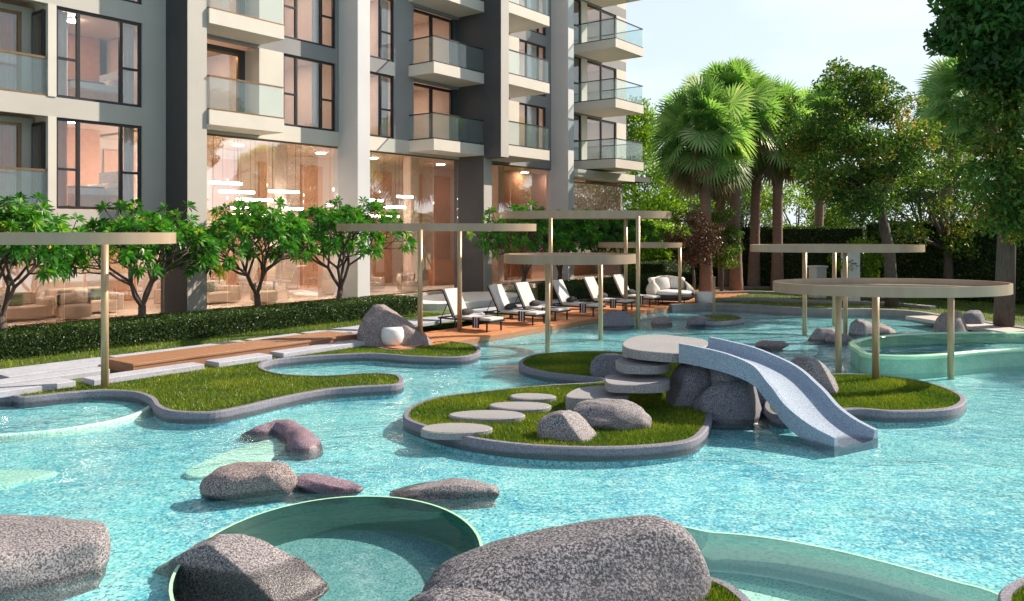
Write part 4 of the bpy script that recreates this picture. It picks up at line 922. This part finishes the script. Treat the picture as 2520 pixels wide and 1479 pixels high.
def tree(name, label, base, ctr, rad, ncl, nlf, leaf, mat, tr=.22, seed=0, cat='tree', group=None, crad=.75, shell=.55, lean=0.0, bark='bark', nlimb=7, up=.2):
    r = np.random.default_rng(seed); base = Vector(base); ctr = Vector(ctr); rad = np.array(rad)
    root = empty(name, base, 0, label, cat, group)
    k = unit(r.normal(0, 1, (ncl, 3))); q = r.uniform(shell, 1.0, (ncl, 1)) ** .6
    c = k * q * rad * (1 + .09 * r.normal(0, 1, (ncl, 1))) + np.array(ctr - base)
    c = c[c[:, 2] > .5]
    Vs = []; rd = []
    cs = r.uniform(.55, 1.3, len(c)) * crad
    for ci, sz in zip(c, cs):
        m_ = int(nlf * (sz / crad) ** 2); p = unit(r.normal(0, 1, (m_, 3))) * (r.uniform(.15, 1, (m_, 1)) ** .5) * sz * np.array([1.15, 1.15, .72]); Vs.append(ci + p)
        rd.append(np.full(m_, r.normal(.45, .16)))
    C_ = np.concatenate(Vs); sh = np.concatenate(rd)
    V, Fa, rr_ = leaves(C_, leaf, leaf * .5, up=up, seed=seed + 1, shade=sh)
    # trunk and limbs
    m = MB(); fork = Vector((ctr.x - base.x, ctr.y - base.y, 0)) * .35 + Vector((0, 0, max(.8, (ctr.z - base.z) - rad[2] * .75)))
    m.tube([(0, 0, -.1), (fork.x * .3 + .05, fork.y * .3, fork.z * .5), fork], [tr * 1.25, tr, tr * .85], 10)
    tr_o = m.build('trunk', M[bark], root, True)
    order = np.argsort(-cs)[:nlimb * 4]; lm = MB()
    for j, idx in enumerate(order):
        e = Vector(c[idx]); mid = fork.lerp(e, .5) + Vector((r.normal(0, .12), r.normal(0, .12), r.uniform(.0, .35)))
        rr0 = tr * (.55 if j < nlimb else .28); lm.tube([fork - Vector((0, 0, .15)), fork.lerp(mid, .5) + Vector((0, 0, -.05)), mid, e], [rr0, rr0 * .8, rr0 * .5, rr0 * .15], 6)
    lm.build('limbs', M[bark], root, True)
    me = np_mesh('crown', V, Fa, rr_); mesh_obj('crown', me, M[mat], root)
    return root

def frangipani(label, base, height, width, seed, mat='leaf_plum', nroot=4, leafn=17, ll=.26):
    r = random.Random(seed); root = empty('frangipani_tree', base, 0, label, 'tree', 'frangipani trees in front of the lobby')
    m = MB(); tips = []; trunkh = height * .24
    lean = Vector((r.uniform(-.15, .15), r.uniform(-.1, .1), 0))
    m.tube([(0, 0, -.1), Vector((lean.x * .5, lean.y * .5, trunkh * .5)), Vector((lean.x, lean.y, trunkh))], [.13, .10, .095], 9)
    m.build('trunk', M['bark'], root, True); lb = MB()
    def grow(p, d, ln, rad, depth):
        q = p + d * ln; mid = p.lerp(q, .5) + Vector((r.gauss(0, .03), r.gauss(0, .03), -.02))
        lb.tube([p, mid, q], [rad, rad * .85, rad * .75], 6, cap=False)
        if depth == 0: tips.append((q, d)); return
        k = r.choice((2, 3)) if depth < 3 else 3
        a0 = r.uniform(0, 6.28)
        for i in range(k):
            a = a0 + 6.283 * i / k + r.uniform(-.4, .4); ax = d.orthogonal().normalized(); ax.rotate(Matrix.Rotation(a, 3, d)); nd = (d * .82 + ax * .60 + Vector((0, 0, .06))).normalized(); nd.z = max(nd.z, .02); nd.normalize()
            grow(q, nd, ln * r.uniform(.68, .95), rad * .68, depth - 1)
    for i in range(nroot):
        a = 6.283 * i / nroot + r.uniform(-.4, .4); e = r.uniform(.72, 1.2); d = Vector((math.cos(a) * math.cos(e) * width / height * 1.1, math.sin(a) * math.cos(e) * width / height * 1.1, math.sin(e))).normalized()
        grow(Vector((lean.x, lean.y, trunkh - .03)), d, height * .205, .06, 4)
    lb.build('limbs', M['bark'], root, True)
    zs = max(t[0].z for t in tips); ws = max(max(abs(t[0].x), abs(t[0].y)) for t in tips)
    V = []; Fa = []; rd = []; b = 0
    for (p, d) in tips:
        t0 = r.gauss(.40, .19)
        ax = d.orthogonal().normalized(); tilt0 = r.uniform(.2, .5)
        for k in range(leafn):
            a = 2.399 * k; rad_d = ax.copy(); rad_d.rotate(Matrix.Rotation(a, 3, d)); el = 1.15 - 1.25 * k / leafn + r.uniform(-.15, .15)
            ld = (rad_d * math.cos(el) + d * math.sin(el)).normalized(); sd = ld.cross(d).normalized() if ld.cross(d).length > .01 else ax
            L_ = ll * r.uniform(.75, 1.2); w = L_ * .135; p0 = p + ld * .02; p1 = p + ld * L_ * .55; p2 = p + ld * L_ - Vector((0, 0, L_ * .25))
            V += [p0, p1 + sd * w, p2, p1 - sd * w]; Fa.append((b, b + 1, b + 2, b + 3)); b += 4; rd.append(min(1, max(0, t0 + r.gauss(0, .15))))
    me = np_mesh('crown', [tuple(v) for v in V], Fa, rd); mesh_obj('crown', me, M['leaf_plum'], root)
    return root
def on_b(px, w):                                      # point at pixel column px on the strip w metres out from the facade
    t = (px - CX) / F; q = P0 + NO * w; s = (t * q.y - q.x) / (U.x - U.y * t); return q + U * s + Vector((0, 0, .12))
for i, (px, w, hh, ww, lb) in enumerate(((15, 3.3, 3.3, 3.2, 'full frangipani tree at the hedge left of the dark pier behind a pergola'), (350, 3.1, 3.3, 3.3, 'frangipani tree with yellowing leaves in front of the dark pier'),
        (640, 2.9, 3.5, 3.5, 'broad frangipani tree in front of the tall lobby glass'), (828, 2.9, 3.6, 3.0, 'frangipani tree in front of the white pier'),
        (1282, 3.6, 3.6, 3.2, 'frangipani tree behind the low ring pergola, nearest the dark fin wall'), (1372, 3.6, 3.6, 3.2, 'frangipani tree in the middle of the row behind the loungers'),
        (1475, 3.4, 3.5, 3.0, 'frangipani tree at the far lobby glass behind the loungers'), (1545, 3.6, 3.4, 2.8, 'last frangipani tree of the row near the daybed'))):
    frangipani(lb, on_b(px, w), hh * 1.1, ww * .72, 100 + i)

def hedge(name, label, s0, s1, w0, w1, z0, z1, dens, leaf=.05, mat='hedge', frame=None, faces='ftlr', cat='hedge', seed=0):
    root = empty(name, (0, 0, 0), 0, label, cat)
    if frame is None: root.location = P0; root.rotation_euler = (0, 0, TH)
    else: root.location = frame[0]; root.rotation_euler = (0, 0, frame[1])
    i = .05; MB().box(s0 + i, s1 - i, -w1 + i, -w0 - i, z0, z1 - i).build('core', M['hedge_core'], root)
    r = np.random.default_rng(seed); Cs = []
    def face(n, fx, fy, fz): Cs.append(np.stack([fx(n), fy(n), fz(n)], 1))
    Lx, Ly, Lz = s1 - s0, w1 - w0, z1 - z0; j = lambda n: r.normal(0, .022, n)
    n = int(Lx * Lz * dens); Cs.append(np.stack([r.uniform(s0, s1, n), -w1 + j(n), r.uniform(z0, z1, n)], 1))
    n = int(Lx * Ly * dens); Cs.append(np.stack([r.uniform(s0, s1, n), r.uniform(-w1, -w0, n), z1 + j(n) + .01], 1))
    for xx in (s0, s1):
        n = int(Ly * Lz * dens); Cs.append(np.stack([xx + j(n), r.uniform(-w1, -w0, n), r.uniform(z0, z1, n)], 1))
    C_ = np.concatenate(Cs); V, Fa, rd = leaves(C_, leaf, leaf * .62, up=.3, outward=np.tile(np.array([[0, -.5, .3]]), (len(C_), 1)), seed=seed)
    mesh_obj('foliage', np_mesh('foliage', V, Fa, rd), M[mat], root); return root
hedge('clipped_hedge', 'long low clipped hedge under the frangipani trees along the lobby', -12, 8.8, 2.7, 4.3, .12, .66, 1500, .055, seed=1)
hedge('clipped_hedge', 'clipped hedge behind the sun loungers', 15.2, 26.5, 4.6, 6.4, .12, .82, 800, .06, seed=2)
hedge('clipped_hedge', 'square clipped hedge behind the daybed past the building corner', 27.5, 33.5, 2.5, 4.0, .12, 1.25, 500, .07, seed=3)
hedge('clipped_hedge', 'higher clipped hedge behind the daybed beside the palm trunks', 33.8, 39, .5, 2.4, .12, 1.15, 400, .07, seed=4)
def hedge_px(label, xa, xb, Ya, Yb, h, dens, leaf, seed, mat='hedge', th=1.2):
    a = Vector(((xa - CX) / F * Ya, Ya, 0)); b_ = Vector(((xb - CX) / F * Yb, Yb, 0)); d = b_ - a
    hedge('tall_hedge', label, 0, d.length, -th, 0, .12, h, dens, leaf, mat, (a, math.atan2(d.y, d.x)), seed=seed)
hedge_px('tall dark hedge wall right of the broad tree', 2130, 2760, 37, 28, 3.3, 230, .13, 11)
hedge_px('tall dark hedge wall behind the palm trunks', 1700, 2125, 43, 38, 3.1, 170, .13, 12)
hedge_px('tall hedge wall beyond the building corner behind the daybed', 1500, 1740, 54, 48, 2.6, 120, .15, 13)

def fan_palm(label, base, top, crown_r, seed, nfr=72, tr=.26, ndry=14):
    r = np.random.default_rng(seed); base = Vector(base); t = Vector(top) - base
    root = empty('fan_palm', base, 0, label, 'palm tree', 'fan palms behind the pool')
    pts = []; rd = []
    for k in range(26):
        q = k / 25; pts.append(Vector((t.x * q ** 1.4, t.y * q ** 1.4, t.z * q))); rd.append(tr * (1.25 - .35 * min(1, q * 3) + .035 * (k % 2)) * (1 + .12 * (q > .85)))
    pts[0].z = -.1
    MB().tube(pts, rd, 12).build('trunk', M['bark_palm'], root, True)
    def fronds(n, el0, el1, name, mat, seed2, hue):
        V = []; Fa = []; rn = []; b = 0
        for k in range(n):
            az = 2.399 * k + r.uniform(-.3, .3); el = el0 + (el1 - el0) * ((k + .5) / n) + r.uniform(-.12, .12)
            d = np.array([math.cos(az) * math.cos(el), math.sin(az) * math.cos(el), math.sin(el)])
            pl_ = crown_r * r.uniform(.38, .64); side = unit(np.cross(d, [0, 0, 1.])[None])[0]; nrm = np.cross(side, d)
            c0 = np.array(t) + d * .1; c1 = np.array(t) + d * pl_ - np.array([0, 0, .12 * pl_ * math.cos(el)])
            # petiole
            w = .02
            V += [c0 - side * w, c0 + side * w, c1 + side * w, c1 - side * w]; Fa.append((b, b + 1, b + 2, b + 3)); b += 4; rn.append(.3)
            fl = crown_r * r.uniform(.36, .50); ns = 30; base_h = min(1, max(0, hue + r.normal(0, .16)))
            dd = d * .85 + r.normal(0, .16, 3) - np.array([0, 0, .36 * math.cos(el)]); dd = dd / np.linalg.norm(dd); tw = r.normal(0, .75); sd0 = unit(np.cross(dd, [0, 0, 1.])[None])[0]; side = sd0 * math.cos(tw) + np.cross(dd, sd0) * math.sin(tw); nrm = np.cross(side, dd)
            for j in range(ns):
                a = (-1 + 2 * j / (ns - 1)) * 2.25
                ld = dd * math.cos(a) + side * math.sin(a); cr = np.cross(nrm, ld); L_ = fl * (1 - .16 * abs(a) / 2.25) * r.uniform(.93, 1.06)
                fold = nrm * (.03 if j % 2 else -.03)
                m_ = c1 + ld * L_ * .55 + fold; e = c1 + ld * L_ - np.array([0, 0, L_ * .14]) + nrm * .02; ww = L_ * .05
                V += [c1, m_ - cr * ww, e, m_ + cr * ww]; Fa.append((b, b + 1, b + 2, b + 3)); b += 4; rn.append(min(1, max(0, base_h + r.normal(0, .08))))
        mesh_obj(name, np_mesh(name, np.array(V), Fa, rn), M[mat], root)
    fronds(nfr, 1.5, -.85, 'crown', 'palm', seed, .5); fronds(ndry, -.7, -1.25, 'dry_skirt', 'palm_dry', seed + 1, .5)
    return root
for i, (xb, yb, Y, xt, yt, cr, lb) in enumerate((
    (1738, 716, 35.5, 1735, 330, 2.9, 'fan palm with the thickest trunk, standing behind the white round planter'), (1812, 708, 38, 1800, 265, 2.9, 'tallest fan palm in the clump by the pool end'),
    (1782, 702, 41, 1765, 390, 2.4, 'slim fan palm in the back of the clump between two thicker trunks'), (1855, 702, 40, 1868, 300, 2.6, 'reddish trunked fan palm in the middle of the clump'),
    (1913, 704, 39, 1915, 330, 2.6, 'dark straight fan palm at the open side of the clump'), (2010, 690, 44, 2030, 300, 2.5, 'fan palm half hidden behind the broad tree'),
    (2300, 700, 36, 2375, 245, 2.6, 'fan palm leaning out between the broad tree and the overhanging tree'))):
    fan_palm(lb, ((xb - CX) / F * Y, Y, .12), D(xt, yt, Y), cr, 200 + i)
# two palms outside the frame that stand in the lobby glass reflection
fan_palm('fan palm on the right lawn mirrored in the lobby glass', (23, 21, .12), (23.2, 21, 8.2), 2.5, 230)
fan_palm('shorter fan palm on the right lawn mirrored in the lobby glass', (27, 27, .12), (26.6, 27, 7.4), 2.4, 231)

tree('broad_tree', 'broad dark tree with some rust coloured leaves behind the far ring pergola', D(2195, 752, 30), D(2110, 345, 30), (2.4, 2.4, 3.1), 120, 230, .16, 'leaf_mix', .20, 301, crad=.58, shell=.25)
tree('broad_tree', 'rust tinged tree between the broad tree and the hedge wall', D(2330, 735, 33), D(2340, 500, 33), (3.2, 2.6, 2.4), 48, 170, .17, 'leaf_mix', .18, 302, crad=.7, shell=.4)
tree('overhanging_tree', 'tall dark large-leaved tree overhanging the right shore', D(2470, 792, 23.5), D(2530, 50, 22.5), (2.25, 2.4, 2.0), 75, 300, .26, 'leaf_dark', .22, 303, crad=.75, shell=.4)
tree('leafy_tree', 'leafy green tree hanging in front of the trunk of the overhanging tree', D(2590, 790, 22.5), D(2545, 400, 22.2), (1.65, 1.4, 2.4), 62, 210, .2, 'leaf_mix', .16, 304, crad=.6, shell=.4)
tree('small_tree', 'small maroon leaved tree in front of the palm trunks', D(1705, 735, 34), D(1705, 595, 34), (1.05, 1.0, 1.15), 26, 170, .13, 'leaf_red', .06, 305, crad=.42)
tree('small_tree', 'silvery green small tree between the palm trunks', D(1750, 705, 42), D(1745, 520, 42), (1.2, 1.1, 1.5), 30, 180, .13, 'leaf_grey', .07, 306, crad=.5)
tree('small_tree', 'dark green shrub tree wrapped round the thick palm trunk', D(1775, 720, 36.5), D(1775, 590, 36.5), (.9, .8, 1.3), 24, 170, .13, 'leaf_mix', .06, 307, crad=.42)
tree('small_tree', 'yellow-green shrub behind the posts of the far ring pergola', D(2110, 735, 33), D(2105, 640, 33), (1.0, .8, .8), 18, 160, .13, 'leaf_lime', .06, 308, crad=.4)
for i, (xc, yc, Y, rx, rz_, mt, lb) in enumerate((
    (1560, 330, 62, 1.5, 3.4, 'leaf_lime', 'bright lime tree rising behind the building corner'), (1600, 470, 58, 3.2, 2.6, 'leaf_lime', 'sunlit lime tree beside the building corner'),
    (1665, 540, 54, 2.6, 2.4, 'leaf_lime', 'sunlit yellow-green tree left of the palm trunks'), (1600, 600, 50, 2.4, 1.4, 'leaf_lime', 'low sunlit bushy tree above the corner hedge'),
    (1830, 520, 60, 3.6, 3.2, 'leaf_grey', 'pale green tree showing between the palm trunks'), (1960, 520, 58, 3.6, 3.0, 'leaf_lime', 'lime tree behind the open side of the palm clump'),
    (2110, 500, 60, 4.0, 3.4, 'leaf_mix', 'far green tree behind the broad tree trunk'), (2270, 470, 58, 4.2, 3.8, 'leaf_mix', 'far dark green tree over the hedge wall'),
    (2440, 440, 56, 4.4, 4.2, 'leaf_dark', 'far tall dark tree behind the overhanging tree'), (1700, 470, 66, 3.2, 3.0, 'leaf_lime', 'distant lime tree behind the silvery tree'), (2600, 440, 54, 4.2, 4.2, 'leaf_dark', 'far dark tree at the end of the hedge wall'))):
    c = D(xc, yc, Y); tree('background_tree', lb, (c.x, c.y, .12), c, (rx, rx, rz_), 46, 150, .26, mt, .2, 320 + i, crad=1.0, shell=.4, group='trees beyond the hedge')
